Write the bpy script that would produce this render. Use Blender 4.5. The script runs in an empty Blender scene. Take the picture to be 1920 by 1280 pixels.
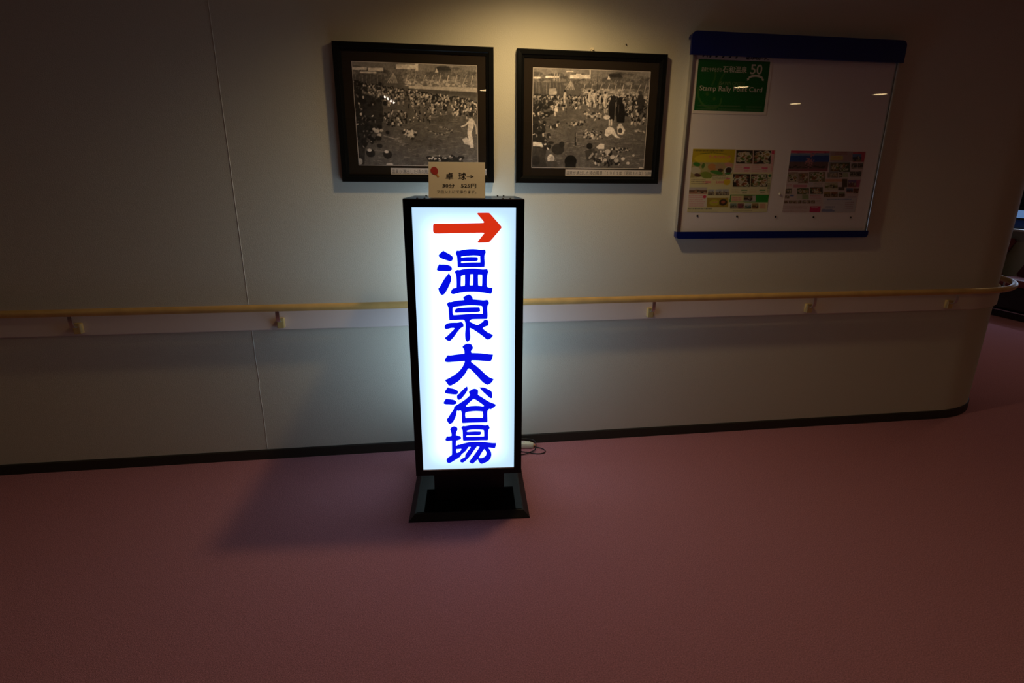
import bpy, bmesh, math, random
import numpy as np
from mathutils import Matrix, Vector

# ------------------------------------------------------------------ camera, world, exposure
scene = bpy.context.scene
COL = scene.collection
cam_data = bpy.data.cameras.new('camera')
cam_data.sensor_width = 36.0
cam_data.lens = 1011.04 / 1920.0 * 36.0
cam_data.clip_start = 0.02
cam = bpy.data.objects.new('camera', cam_data)
COL.objects.link(cam)
def camera_axes(yaw, pitch, roll):
    f = Vector((math.sin(yaw) * math.cos(pitch), math.cos(yaw) * math.cos(pitch), -math.sin(pitch)))
    r = Vector((math.cos(yaw), -math.sin(yaw), 0)); u = r.cross(f)
    c, s = math.cos(roll), math.sin(roll)
    return c * r + s * u, -s * r + c * u, f
_r, _u, _f = camera_axes(math.radians(8.18879), math.radians(16.48098), math.radians(0.38115))
cam.matrix_world = Matrix(((_r.x, _u.x, -_f.x, 0.0), (_r.y, _u.y, -_f.y, -2.78946), (_r.z, _u.z, -_f.z, 1.45), (0, 0, 0, 1)))
scene.camera = cam

world = bpy.data.worlds.new('dim_interior'); scene.world = world
world.use_nodes = True
world.node_tree.nodes['Background'].inputs[0].default_value = (1.0, 0.80, 0.58, 1)
world.node_tree.nodes['Background'].inputs[1].default_value = 0.004

scene.view_settings.view_transform = 'Standard'
scene.view_settings.look = 'None'
scene.view_settings.exposure = 0.0
scene.view_settings.gamma = 1.0
scene.view_settings.use_curve_mapping = False

# light levels, used by the fixtures built further down
CEILING = 2.45
WARM = (1.0, 0.735, 0.36)
WALL_LAMP_POWER = 30.0
PANEL_STRENGTH = 2.2
SIDE_STRENGTH = 1.65
REAR_STRENGTH = 3.4
PANEL_COLOR = (0.56, 0.83, 1.10)
random.seed(7)
GLYPHS = {  # outlines on the panel in tenths of a millimetre: [outer, hole, ...] for each piece
  'arrow': [
    [[(-1198,12894),(-1171,12928),(722,12950),(760,12980),(766,13014),(506,13316),(523,13338),(940,13342),(974,13325),(1413,12837),(1427,12799),(1413,12760),(986,12264),(907,12224),(524,12218),(507,12242),(770,12564),(745,12598),(667,12602),(-1124,12565),(-1183,12590),(-1207,12633)]],
  ],
  'on': [
    [[(-839,11893),(-784,11844),(-639,11774),(-535,11705),(-483,11639),(-481,11590),(-516,11517),(-581,11494),(-646,11507),(-792,11559),(-945,11613),(-1008,11666),(-1031,11707),(-989,11772)]],
    [[(-1018,11363),(-953,11350),(-830,11354),(-700,11337),(-611,11300),(-555,11262),(-524,11171),(-575,11125),(-707,11096),(-870,11115),(-1034,11112),(-1107,11141),(-1110,11182),(-1078,11265)]],
    [[(-652,11009),(-628,10964),(-581,10864),(-563,10797),(-585,10705),(-647,10554),(-726,10387),(-848,10193),(-898,10159),(-962,10146),(-1005,10186),(-1057,10288),(-1077,10389),(-1069,10423),(-1022,10448),(-917,10640),(-813,10807),(-711,10931)]],
    [[(-311,11892),(-230,11883),(-50,11927),(146,11947),(310,11952),(473,11942),(612,11922),(776,11934),(797,11897),(808,11831),(791,11782),(758,11725),(752,11610),(767,11413),(759,11264),(432,11262),(102,11251),(-260,11247),(-289,11261),(-293,11401),(-307,11696),(-331,11745),(-354,11794),(-345,11843)],[(-134,11614),(-166,11638),(-161,11676),(-54,11695),(110,11711),(339,11723),(519,11713),(601,11693),(607,11438),(582,11427),(269,11428),(6,11416),(-138,11400),(-174,11430),(-165,11474),(-137,11491),(7,11482),(237,11489),(443,11497),(484,11521),(501,11562),(477,11628),(436,11636),(272,11642),(109,11642),(-23,11630)]],
    [[(-395,11087),(-320,11137),(-230,11123),(-64,11165),(167,11184),(414,11183),(579,11162),(711,11145),(861,11164),(885,11114),(901,11039),(859,10939),(841,10729),(839,10467),(881,10433),(981,10410),(1070,10415),(1065,10330),(1030,10202),(997,10172),(821,10213),(536,10261),(253,10277),(-14,10269),(-265,10234),(-483,10173),(-557,10190),(-589,10225),(-562,10318),(-511,10393),(-394,10409),(-352,10438),(-343,10620),(-349,10937),(-388,11013),(-407,11054)],[(-185,10895),(-135,10928),(-27,10956),(-8,10919),(-18,10516),(-44,10496),(-185,10475),(-206,10509)],[(188,10968),(304,10980),(324,10950),(306,10531),(281,10509),(173,10515),(157,10549)],[(511,10966),(660,10952),(681,10906),(669,10503),(639,10474),(506,10499),(490,10546),(490,10916)]],
  ],
  'sen': [
    [[(120,10142),(187,10114),(244,10051),(265,9990),(276,9936),(435,9924),(570,9909),(712,9892),(856,9916),(897,9873),(926,9804),(914,9744),(854,9675),(849,9502),(865,9293),(850,9153),(825,9136),(460,9137),(222,9133),(154,9100),(128,9039),(152,9000),(287,8935),(431,8859),(482,8862),(593,8942),(688,9006),(722,9067),(791,9092),(867,9069),(904,9012),(900,8906),(874,8845),(780,8823),(677,8768),(656,8724),(744,8643),(881,8534),(1009,8479),(1083,8424),(1034,8354),(974,8292),(870,8252),(793,8294),(708,8380),(589,8476),(385,8630),(267,8711),(149,8766),(128,8722),(137,8563),(146,8385),(132,8260),(89,8207),(37,8172),(-14,8212),(-44,8280),(-50,8476),(-30,8742),(-26,8953),(-50,9059),(-91,9115),(-150,9121),(-387,9116),(-556,9114),(-677,9098),(-684,9241),(-689,9484),(-702,9639),(-733,9700),(-760,9752),(-722,9808),(-679,9845),(-596,9834),(-453,9877),(-269,9901),(-71,9917),(-62,9946),(-99,10019),(-31,10079)],[(-544,9586),(-526,9629),(-374,9671),(-105,9699),(130,9714),(399,9706),(635,9686),(671,9651),(691,9356),(665,9337),(293,9338),(22,9329),(-315,9303),(-509,9291),(-542,9326),(-551,9448)]],
    [[(-402,9559),(-242,9592),(27,9606),(297,9612),(533,9609),(549,9557),(565,9462),(497,9436),(378,9420),(24,9421),(-245,9419),(-422,9408),(-451,9464),(-428,9524)]],
    [[(-813,8928),(-694,8971),(-508,8981),(-339,8978),(-220,9005),(-153,8973),(-124,8919),(-122,8823),(-208,8780),(-294,8701),(-399,8561),(-523,8386),(-645,8254),(-694,8219),(-765,8238),(-832,8283),(-884,8343),(-777,8425),(-637,8565),(-489,8704),(-476,8757),(-530,8775),(-632,8768),(-734,8743),(-811,8728),(-869,8753),(-884,8815),(-857,8876)]],
  ],
  'dai': [
    [[(61,8079),(138,8065),(199,8036),(222,7979),(252,7914),(240,7865),(180,7798),(164,7736),(194,7673),(318,7668),(505,7657),(723,7632),(941,7600),(1082,7592),(1058,7491),(1026,7376),(987,7327),(924,7315),(752,7331),(439,7362),(190,7367),(158,7326),(180,7259),(374,7107),(560,6928),(731,6749),(873,6612),(967,6560),(1102,6498),(1046,6406),(974,6323),(886,6274),(836,6261),(744,6319),(649,6389),(524,6535),(369,6732),(214,6910),(121,6999),(67,7016),(19,6989),(-54,6832),(-199,6635),(-359,6462),(-519,6356),(-694,6261),(-773,6268),(-811,6308),(-841,6371),(-931,6499),(-749,6587),(-542,6709),(-335,6871),(-191,7051),(-117,7199),(-79,7314),(-99,7347),(-278,7334),(-527,7319),(-761,7302),(-861,7312),(-907,7346),(-889,7436),(-840,7517),(-784,7597),(-707,7575),(-490,7608),(-272,7629),(-101,7639),(-88,7675),(-91,7789),(-113,7855),(-170,7953),(-110,8017),(-32,8064)]],
  ],
  'yoku': [
    [[(-817,6179),(-762,6140),(-623,6107),(-498,6066),(-422,6011),(-402,5958),(-425,5875),(-489,5854),(-601,5861),(-741,5883),(-867,5904),(-943,5940),(-955,5986),(-904,6060)]],
    [[(-916,5651),(-748,5632),(-607,5598),(-524,5558),(-476,5495),(-484,5442),(-556,5402),(-641,5392),(-782,5408),(-923,5412),(-999,5435),(-1012,5478),(-982,5561)]],
    [[(-18,6198),(1,6100),(-19,6002),(-94,5883),(-181,5763),(-253,5673),(-339,5614),(-396,5608),(-430,5647),(-446,5739),(-426,5822),(-362,5859),(-261,5977),(-146,6096)]],
    [[(509,6144),(699,6129),(840,6058),(981,5979),(1024,5917),(1044,5688),(1023,5650),(980,5646),(909,5699),(796,5816),(642,5972)]],
    [[(290,6083),(360,6072),(430,6030),(444,5961),(425,5817),(456,5778),(582,5699),(752,5572),(936,5453),(1093,5387),(1200,5333),(1142,5239),(1049,5179),(984,5131),(920,5155),(863,5114),(822,5030),(821,4874),(830,4561),(809,4533),(513,4535),(82,4535),(-233,4525),(-258,4560),(-255,5012),(-279,5090),(-321,5125),(-393,5096),(-449,5118),(-481,5095),(-495,4956),(-549,4787),(-631,4617),(-690,4541),(-792,4493),(-840,4545),(-887,4640),(-902,4718),(-841,4771),(-752,4932),(-634,5099),(-572,5213),(-580,5280),(-386,5401),(-185,5534),(-42,5645),(102,5779),(110,5817),(62,5947),(120,6006),(198,6065)],[(255,5633),(298,5622),(410,5550),(551,5439),(693,5320),(689,5274),(657,5259),(493,5286),(308,5299),(94,5289),(-55,5262),(-87,5301),(-47,5362),(69,5474),(184,5594)],[(-95,5023),(33,5051),(205,5070),(376,5073),(590,5055),(647,5027),(660,4879),(657,4769),(630,4731),(301,4748),(28,4743),(-93,4735),(-117,4775),(-126,4900),(-117,4993)]],
  ],
  'ba': [
    [[(-602,4364),(-526,4345),(-474,4285),(-468,4218),(-508,4135),(-533,4043),(-543,3942),(-505,3921),(-368,3900),(-330,3868),(-327,3783),(-402,3735),(-510,3707),(-541,3680),(-554,3450),(-524,3435),(-446,3489),(-392,3479),(-222,3533),(-5,3586),(226,3604),(458,3597),(690,3578),(922,3536),(1062,3515),(1204,3514),(1186,3394),(1154,3292),(1076,3294),(921,3320),(851,3319),(874,3266),(943,3169),(990,3038),(989,2916),(949,2778),(855,2659),(729,2594),(572,2532),(509,2557),(455,2638),(402,2762),(339,2721),(268,2645),(197,2574),(142,2562),(72,2599),(29,2644),(138,2806),(296,3035),(423,3229),(489,3356),(456,3387),(363,3395),(331,3336),(237,3210),(110,3015),(-17,2846),(-128,2728),(-223,2644),(-286,2620),(-348,2648),(-381,2693),(-321,2787),(-173,2860),(-144,2885),(-152,2972),(-43,3141),(67,3293),(112,3368),(69,3382),(-16,3373),(-56,3297),(-136,3187),(-230,3096),(-316,3038),(-365,2927),(-483,2844),(-641,2737),(-798,2638),(-884,2618),(-945,2661),(-963,2739),(-948,2834),(-853,2909),(-743,2983),(-719,3026),(-707,3693),(-740,3711),(-817,3697),(-947,3692),(-992,3744),(-959,3828),(-911,3906),(-842,3892),(-727,3914),(-715,3956),(-723,4083),(-772,4244),(-725,4301),(-678,4350)],[(-543,3287),(-442,3292),(-319,3302),(-301,3279),(-336,3202),(-400,3127),(-509,3091),(-547,3123),(-555,3210)],[(687,3255),(749,3176),(795,3079),(791,2992),(747,2898),(668,2831),(559,2800),(426,2800),(434,2839),(529,3018),(609,3154)]],
    [[(-221,4370),(-114,4359),(39,4393),(238,4415),(436,4415),(620,4393),(742,4367),(842,4393),(888,4355),(923,4261),(903,4211),(861,4154),(850,3985),(853,3696),(814,3676),(613,3686),(305,3682),(-3,3688),(-211,3686),(-230,3721),(-232,4186),(-262,4245),(-287,4288),(-260,4338)],[(-35,4082),(-70,4105),(-72,4156),(5,4187),(158,4208),(311,4210),(495,4195),(664,4176),(691,4133),(700,3871),(669,3841),(384,3846),(91,3847),(-62,3843),(-96,3869),(-92,3920),(-45,3941),(154,3935),(477,3932),(531,3969),(552,4019),(540,4070),(479,4089),(279,4095),(95,4089)]],
  ],
}
# ------------------------------------------------------------------ helpers
def new_obj(name, mesh, mat=None, parent=None, loc=None):
    o = bpy.data.objects.new(name, mesh); COL.objects.link(o)
    if mat is not None and mesh is not None:
        mesh.materials.clear(); mesh.materials.append(mat)
    if parent is not None: o.parent = parent
    if loc: o.location = loc
    return o

def empty(name, loc=(0, 0, 0), rz=0.0):
    o = bpy.data.objects.new(name, None); COL.objects.link(o)
    o.empty_display_size = 0.1; o.location = loc; o.rotation_euler = (0, 0, rz)
    return o

def tag(o, label, cat, group=None):
    o['label'] = label; o['category'] = cat
    if group: o['group'] = group
    return o

def structure(o): o['kind'] = 'structure'; return o

def obj_bm(name, bm, mat, parent=None, loc=None, smooth=False):
    bmesh.ops.recalc_face_normals(bm, faces=bm.faces)
    me = bpy.data.meshes.new(name); bm.to_mesh(me); bm.free()
    if smooth:
        for p in me.polygons: p.use_smooth = True
    return new_obj(name, me, mat, parent, loc)

def box(bm, x0, x1, y0, y1, z0, z1, bevel=0.0, seg=2):
    m = Matrix.Translation(((x0 + x1) / 2, (y0 + y1) / 2, (z0 + z1) / 2)) @ Matrix.Diagonal((x1 - x0, y1 - y0, z1 - z0, 1))
    r = bmesh.ops.create_cube(bm, size=1.0, matrix=m)
    if bevel > 0:
        ed = set()
        for v in r['verts']: ed.update(v.link_edges)
        bmesh.ops.bevel(bm, geom=list(ed), offset=bevel, segments=seg, affect='EDGES', profile=0.5)
    return bm

def box_obj(name, b, mat, parent=None, bevel=0.0):
    bm = bmesh.new(); box(bm, *b, bevel=bevel)
    return obj_bm(name, bm, mat, parent)

def prism(bm, ring, axis, a0, a1):
    """extrude a 2D ring; axis 'y': ring is (x, z); axis 'x': ring is (y, z); axis 'z': ring is (x, y)"""
    def P(p, a):
        if axis == 'y': return (p[0], a, p[1])
        if axis == 'x': return (a, p[0], p[1])
        return (p[0], p[1], a)
    A = [bm.verts.new(P(p, a0)) for p in ring]; B = [bm.verts.new(P(p, a1)) for p in ring]
    n = len(ring)
    for i in range(n): bm.faces.new((A[i], A[(i + 1) % n], B[(i + 1) % n], B[i]))
    bm.faces.new(A); bm.faces.new(B[::-1])
    return bm

def tube(bm, pts, r, seg=12, closed=False):
    pts = [Vector(p) for p in pts]; rings = []; n = len(pts); prev = None
    for i, p in enumerate(pts):
        if closed: t = (pts[(i + 1) % n] - pts[i - 1]).normalized()
        else: t = (pts[min(i + 1, n - 1)] - pts[max(i - 1, 0)]).normalized()
        if prev is None:
            a = Vector((0, 0, 1)) if abs(t.z) < 0.9 else Vector((1, 0, 0))
            nrm = (a - t * a.dot(t)).normalized()
        else: nrm = (prev - t * prev.dot(t)).normalized()
        prev = nrm; b = t.cross(nrm)
        rr = r[i] if isinstance(r, (list, tuple)) else r
        rings.append([bm.verts.new(p + rr * (math.cos(2 * math.pi * k / seg) * nrm + math.sin(2 * math.pi * k / seg) * b)) for k in range(seg)])
    m = n if closed else n - 1
    for i in range(m):
        A, B = rings[i], rings[(i + 1) % n]
        for k in range(seg): bm.faces.new((A[k], A[(k + 1) % seg], B[(k + 1) % seg], B[k]))
    if not closed: bm.faces.new(rings[0][::-1]); bm.faces.new(rings[-1])
    return bm

def sweep(bm, path, profile):
    """sweep a profile of (offset_out_of_wall, z) along a plan path of (x, y, nx, ny)"""
    rings = [[bm.verts.new((x + nx * o, y + ny * o, z)) for o, z in profile] for x, y, nx, ny in path]
    n = len(profile)
    for A, B in zip(rings, rings[1:]):
        for k in range(n): bm.faces.new((A[k], A[(k + 1) % n], B[(k + 1) % n], B[k]))
    bm.faces.new(rings[0][::-1]); bm.faces.new(rings[-1])
    return bm

def smooth_pts(pts, sub=6, closed=False):
    pts = [Vector(p) for p in pts]; out = []; n = len(pts)
    for i in range(n if closed else n - 1):
        g = (lambda k: pts[k % n]) if closed else (lambda k: pts[max(0, min(n - 1, k))])
        p0, p1, p2, p3 = g(i - 1), g(i), g(i + 1), g(i + 2)
        for s in range(sub):
            t = s / sub
            out.append(0.5 * (2 * p1 + (p2 - p0) * t + (2 * p0 - 5 * p1 + 4 * p2 - p3) * t * t + (3 * p1 - p0 - 3 * p2 + p3) * t ** 3))
    if not closed: out.append(pts[-1])
    return out

def srgb(*c):
    return tuple((x / 12.92 if x <= 0.04045 else ((x + 0.055) / 1.055) ** 2.4) for x in c)

# ------------------------------------------------------------------ materials
def mat(name, color, rough=0.5, metal=0.0, spec=0.5, bump=None, vary=None, coat=0.0):
    """bump = (scale, strength, distance); vary = (scale, amount) mottles the colour"""
    m = bpy.data.materials.new(name); m.use_nodes = True
    nt = m.node_tree; b = nt.nodes['Principled BSDF']
    b.inputs['Base Color'].default_value = (*color, 1); b.inputs['Roughness'].default_value = rough
    b.inputs['Metallic'].default_value = metal; b.inputs['Specular IOR Level'].default_value = spec
    b.inputs['Coat Weight'].default_value = coat
    tc = nt.nodes.new('ShaderNodeTexCoord') if (bump or vary) else None
    if vary:
        n = nt.nodes.new('ShaderNodeTexNoise'); n.inputs['Scale'].default_value = vary[0]; n.inputs['Detail'].default_value = 5
        nt.links.new(tc.outputs['Object'], n.inputs['Vector'])
        r = nt.nodes.new('ShaderNodeMapRange'); r.inputs['To Min'].default_value = 1 - vary[1]; r.inputs['To Max'].default_value = 1 + vary[1]
        r.inputs['From Min'].default_value = 0.3; r.inputs['From Max'].default_value = 0.7
        nt.links.new(n.outputs['Fac'], r.inputs['Value'])
        h = nt.nodes.new('ShaderNodeHueSaturation'); h.inputs['Color'].default_value = (*color, 1)
        nt.links.new(r.outputs['Result'], h.inputs['Value']); nt.links.new(h.outputs['Color'], b.inputs['Base Color'])
    if bump:
        n = nt.nodes.new('ShaderNodeTexNoise'); n.inputs['Scale'].default_value = bump[0]; n.inputs['Detail'].default_value = 4
        nt.links.new(tc.outputs['Object'], n.inputs['Vector'])
        u = nt.nodes.new('ShaderNodeBump'); u.inputs['Strength'].default_value = bump[1]; u.inputs['Distance'].default_value = bump[2]
        nt.links.new(n.outputs['Fac'], u.inputs['Height']); nt.links.new(u.outputs['Normal'], b.inputs['Normal'])
    return m

def emit_mat(name, color, strength):
    m = bpy.data.materials.new(name); m.use_nodes = True; nt = m.node_tree
    b = nt.nodes['Principled BSDF']
    b.inputs['Base Color'].default_value = (color[0] * .2, color[1] * .2, color[2] * .2, 1)
    b.inputs['Emission Color'].default_value = (*color, 1); b.inputs['Emission Strength'].default_value = strength
    b.inputs['Roughness'].default_value = 0.35
    return m

def print_mat(name, rough=0.5, spec=0.3):
    m = bpy.data.materials.new(name); m.use_nodes = True; nt = m.node_tree
    b = nt.nodes['Principled BSDF']; b.inputs['Roughness'].default_value = rough; b.inputs['Specular IOR Level'].default_value = spec
    a = nt.nodes.new('ShaderNodeVertexColor'); a.layer_name = 'ink'
    nt.links.new(a.outputs['Color'], b.inputs['Base Color'])
    return m

def glass_mat(name, ior=1.5, rough=0.0):
    """thin clear sheet: what is behind shows through, the room mirrors faintly in it"""
    m = bpy.data.materials.new(name); m.use_nodes = True; nt = m.node_tree
    nt.nodes.remove(nt.nodes['Principled BSDF'])
    t = nt.nodes.new('ShaderNodeBsdfTransparent'); g = nt.nodes.new('ShaderNodeBsdfGlossy'); g.inputs['Roughness'].default_value = rough
    f = nt.nodes.new('ShaderNodeFresnel'); f.inputs['IOR'].default_value = ior
    x = nt.nodes.new('ShaderNodeMixShader')
    gm = nt.nodes.new('ShaderNodeNewGeometry'); inv = nt.nodes.new('ShaderNodeMath'); inv.operation = 'SUBTRACT'; inv.inputs[0].default_value = 1.0
    nt.links.new(gm.outputs['Backfacing'], inv.inputs[1]); mul = nt.nodes.new('ShaderNodeMath'); mul.operation = 'MULTIPLY'
    nt.links.new(inv.outputs[0], mul.inputs[0]); nt.links.new(f.outputs[0], mul.inputs[1])   # the front face carries the whole reflection of the sheet
    nt.links.new(mul.outputs[0], x.inputs[0]); nt.links.new(t.outputs[0], x.inputs[1]); nt.links.new(g.outputs[0], x.inputs[2])
    nt.links.new(x.outputs[0], nt.nodes['Material Output'].inputs['Surface'])
    return m

M = dict(
    wall=mat('cream_wallpaper', (0.57, 0.525, 0.43), 0.75, spec=0.25, bump=(210, 0.34, 0.004)),
    seam=mat('wallpaper_joint', (0.60, 0.57, 0.49), 0.8, spec=0.2),
    carpet=mat('mauve_carpet', (0.48, 0.200, 0.222), 1.0, spec=0.0, bump=(420, 0.7, 0.006), vary=(240, 0.30)),
    ceiling=mat('ceiling_paint', (0.55, 0.50, 0.42), 0.9, spec=0.2, bump=(90, 0.2, 0.002)),
    skirting=mat('dark_vinyl_skirting', (0.028, 0.022, 0.016), 0.55, spec=0.35),
    rail=mat('varnished_oak', (0.60, 0.36, 0.12), 0.32, spec=0.5, vary=(14, 0.10)),
    board=mat('white_painted_board', (0.66, 0.56, 0.52), 0.5, spec=0.35),
    block=mat('pale_wood_block', (0.68, 0.47, 0.17), 0.45),
    steel=mat('brushed_steel', (0.72, 0.74, 0.78), 0.28, metal=1.0),
    black=mat('black_lacquer', (0.005, 0.005, 0.006), 0.18, spec=0.22),
    plate=mat('polished_black_plate', (0.004, 0.004, 0.005), 0.05, spec=0.16),
    skirt=mat('black_bronze_skirt', (0.007, 0.006, 0.0045), 0.24, spec=0.4),
    
    screw=mat('black_screw', (0.006, 0.006, 0.006), 0.5),
    frame=mat('black_frame_wood', (0.004, 0.004, 0.004), 0.30, spec=0.15),
    mount=mat('dark_brown_mount', (0.022, 0.015, 0.010), 0.9, spec=0.1),
    strip=mat('grey_white_strip', (0.60, 0.52, 0.48), 0.6),
    ink=mat('black_ink', (0.015, 0.015, 0.016), 0.7, spec=0.1),
    greyink=mat('grey_ink', (0.10, 0.09, 0.09), 0.7, spec=0.1),
    card=mat('cream_card', (0.86, 0.74, 0.60), 0.75, spec=0.2),
    red=mat('red_ink', (0.46, 0.028, 0.020), 0.6),
    orange=mat('orange_ink', (0.70, 0.33, 0.08), 0.6),
    paper=mat('white_paper', (0.66, 0.58, 0.53), 0.6, spec=0.25),
    green=mat('green_print', (0.004, 0.135, 0.012), 0.5, spec=0.3),
    whiteink=mat('white_ink', (0.50, 0.44, 0.36), 0.6),
    paleink=mat('pale_green_ink', (0.16, 0.22, 0.09), 0.6),
    magenta=mat('magenta_ink', (0.62, 0.06, 0.16), 0.6),
    navy=mat('navy_enamel', (0.002, 0.008, 0.105), 0.25, spec=0.4),
    wboard=mat('white_enamel_board', (0.66, 0.59, 0.58), 0.35, spec=0.5),
    alu=mat('anodised_aluminium', (0.62, 0.60, 0.58), 0.35, metal=1.0),
    rubber=mat('black_cable', (0.012, 0.011, 0.012), 0.5),
    plug=mat('ivory_plastic', (0.75, 0.70, 0.52), 0.4),
    hook=mat('white_plastic', (0.72, 0.62, 0.46), 0.45),
    redvinyl=mat('dark_red_vinyl', (0.22, 0.045, 0.045), 0.45, bump=(60, 0.15, 0.003)),
    darkbase=mat('dark_wood_plinth', (0.02, 0.014, 0.011), 0.4),
    trimring=mat('white_trim_ring', (0.7, 0.66, 0.6), 0.4),
    glass=glass_mat('clear_glazing'),
    acrylic=glass_mat('clear_cover', 1.42),
    print=print_mat('printed_sheet', 0.55, 0.25),
    photo=print_mat('photographic_paper', 0.45, 0.3),
    bulb=emit_mat('lamp_glow', WARM, 26.0),
    halogen=emit_mat('halogen_glow', (1.0, 0.86, 0.70), 40.0),
    blue=emit_mat('backlit_blue_film', (0.0, 0.004, 0.76), 1.0),
    arrow=emit_mat('backlit_red_film', (0.66, 0.028, 0.006), 1.0),
)

def mirror_mat(name, tint, rough):
    m = bpy.data.materials.new(name); m.use_nodes = True; nt = m.node_tree; nt.nodes.remove(nt.nodes['Principled BSDF'])
    g = nt.nodes.new('ShaderNodeBsdfGlossy'); g.inputs['Color'].default_value = (*tint, 1); g.inputs['Roughness'].default_value = rough
    nt.links.new(g.outputs[0], nt.nodes['Material Output'].inputs['Surface']); return m
M['toplate'] = mirror_mat('polished_dark_steel', (0.33, 0.34, 0.36), 0.06)

def panel_mat(across='X', level=PANEL_STRENGTH):
    """opal acrylic lit from inside by tubes: evenly bright, a little duller towards its edges"""
    m = bpy.data.materials.new('backlit_opal_acrylic'); m.use_nodes = True; nt = m.node_tree
    b = nt.nodes['Principled BSDF']; b.inputs['Base Color'].default_value = (0.7, 0.75, 0.78, 1); b.inputs['Roughness'].default_value = 0.25
    tc = nt.nodes.new('ShaderNodeTexCoord'); sep = nt.nodes.new('ShaderNodeSeparateXYZ'); nt.links.new(tc.outputs['Generated'], sep.inputs[0])
    def edge(sock, width):
        a = nt.nodes.new('ShaderNodeMath'); a.operation = 'PINGPONG'; a.inputs[1].default_value = 0.5
        nt.links.new(sock, a.inputs[0])
        r = nt.nodes.new('ShaderNodeMapRange'); r.interpolation_type = 'SMOOTHSTEP'
        r.inputs['From Max'].default_value = width; r.inputs['To Min'].default_value = 0.0
        nt.links.new(a.outputs[0], r.inputs['Value']); return r.outputs['Result']
    ex = edge(sep.outputs[across], 0.30); ez = edge(sep.outputs['Z'], 0.10)
    mu = nt.nodes.new('ShaderNodeMath'); mu.operation = 'MULTIPLY'; nt.links.new(ex, mu.inputs[0]); nt.links.new(ez, mu.inputs[1])
    st = nt.nodes.new('ShaderNodeMapRange'); st.inputs['To Min'].default_value = 0.42 * level; st.inputs['To Max'].default_value = level
    nt.links.new(mu.outputs[0], st.inputs['Value'])
    b.inputs['Emission Color'].default_value = (*PANEL_COLOR, 1)
    nt.links.new(st.outputs['Result'], b.inputs['Emission Strength'])
    return m
M['panel'] = panel_mat(); M['panel_side'] = panel_mat('Y', SIDE_STRENGTH); M['panel_rear'] = panel_mat('X', REAR_STRENGTH)

# ------------------------------------------------------------------ lettering and prints
_FONT = {}
def lettering(text, x0, x1, z0, z1, y, material, parent, name='lettering', bold=0.0, thick=0.0002):
    """text set flat in the plane y, facing -y, filling the box x0..x1, z0..z1"""
    cu = bpy.data.curves.new('type', 'FONT'); cu.body = text; cu.size = 1.0; cu.offset = bold; cu.resolution_u = 3
    t = bpy.data.objects.new('type', cu); COL.objects.link(t)
    dg = bpy.context.evaluated_depsgraph_get(); me = bpy.data.meshes.new_from_object(t.evaluated_get(dg))
    bpy.data.objects.remove(t); bpy.data.curves.remove(cu)
    n = len(me.vertices); co = np.empty(n * 3); me.vertices.foreach_get('co', co); co = co.reshape(-1, 3)
    lo, hi = co.min(0), co.max(0)
    out = np.empty_like(co)
    out[:, 0] = x0 + (co[:, 0] - lo[0]) / max(hi[0] - lo[0], 1e-6) * (x1 - x0)
    out[:, 2] = z0 + (co[:, 1] - lo[1]) / max(hi[1] - lo[1], 1e-6) * (z1 - z0)
    out[:, 1] = y
    me.vertices.foreach_set('co', out.ravel()); me.update(); me.name = name
    return new_obj(name, me, material, parent)

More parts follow.
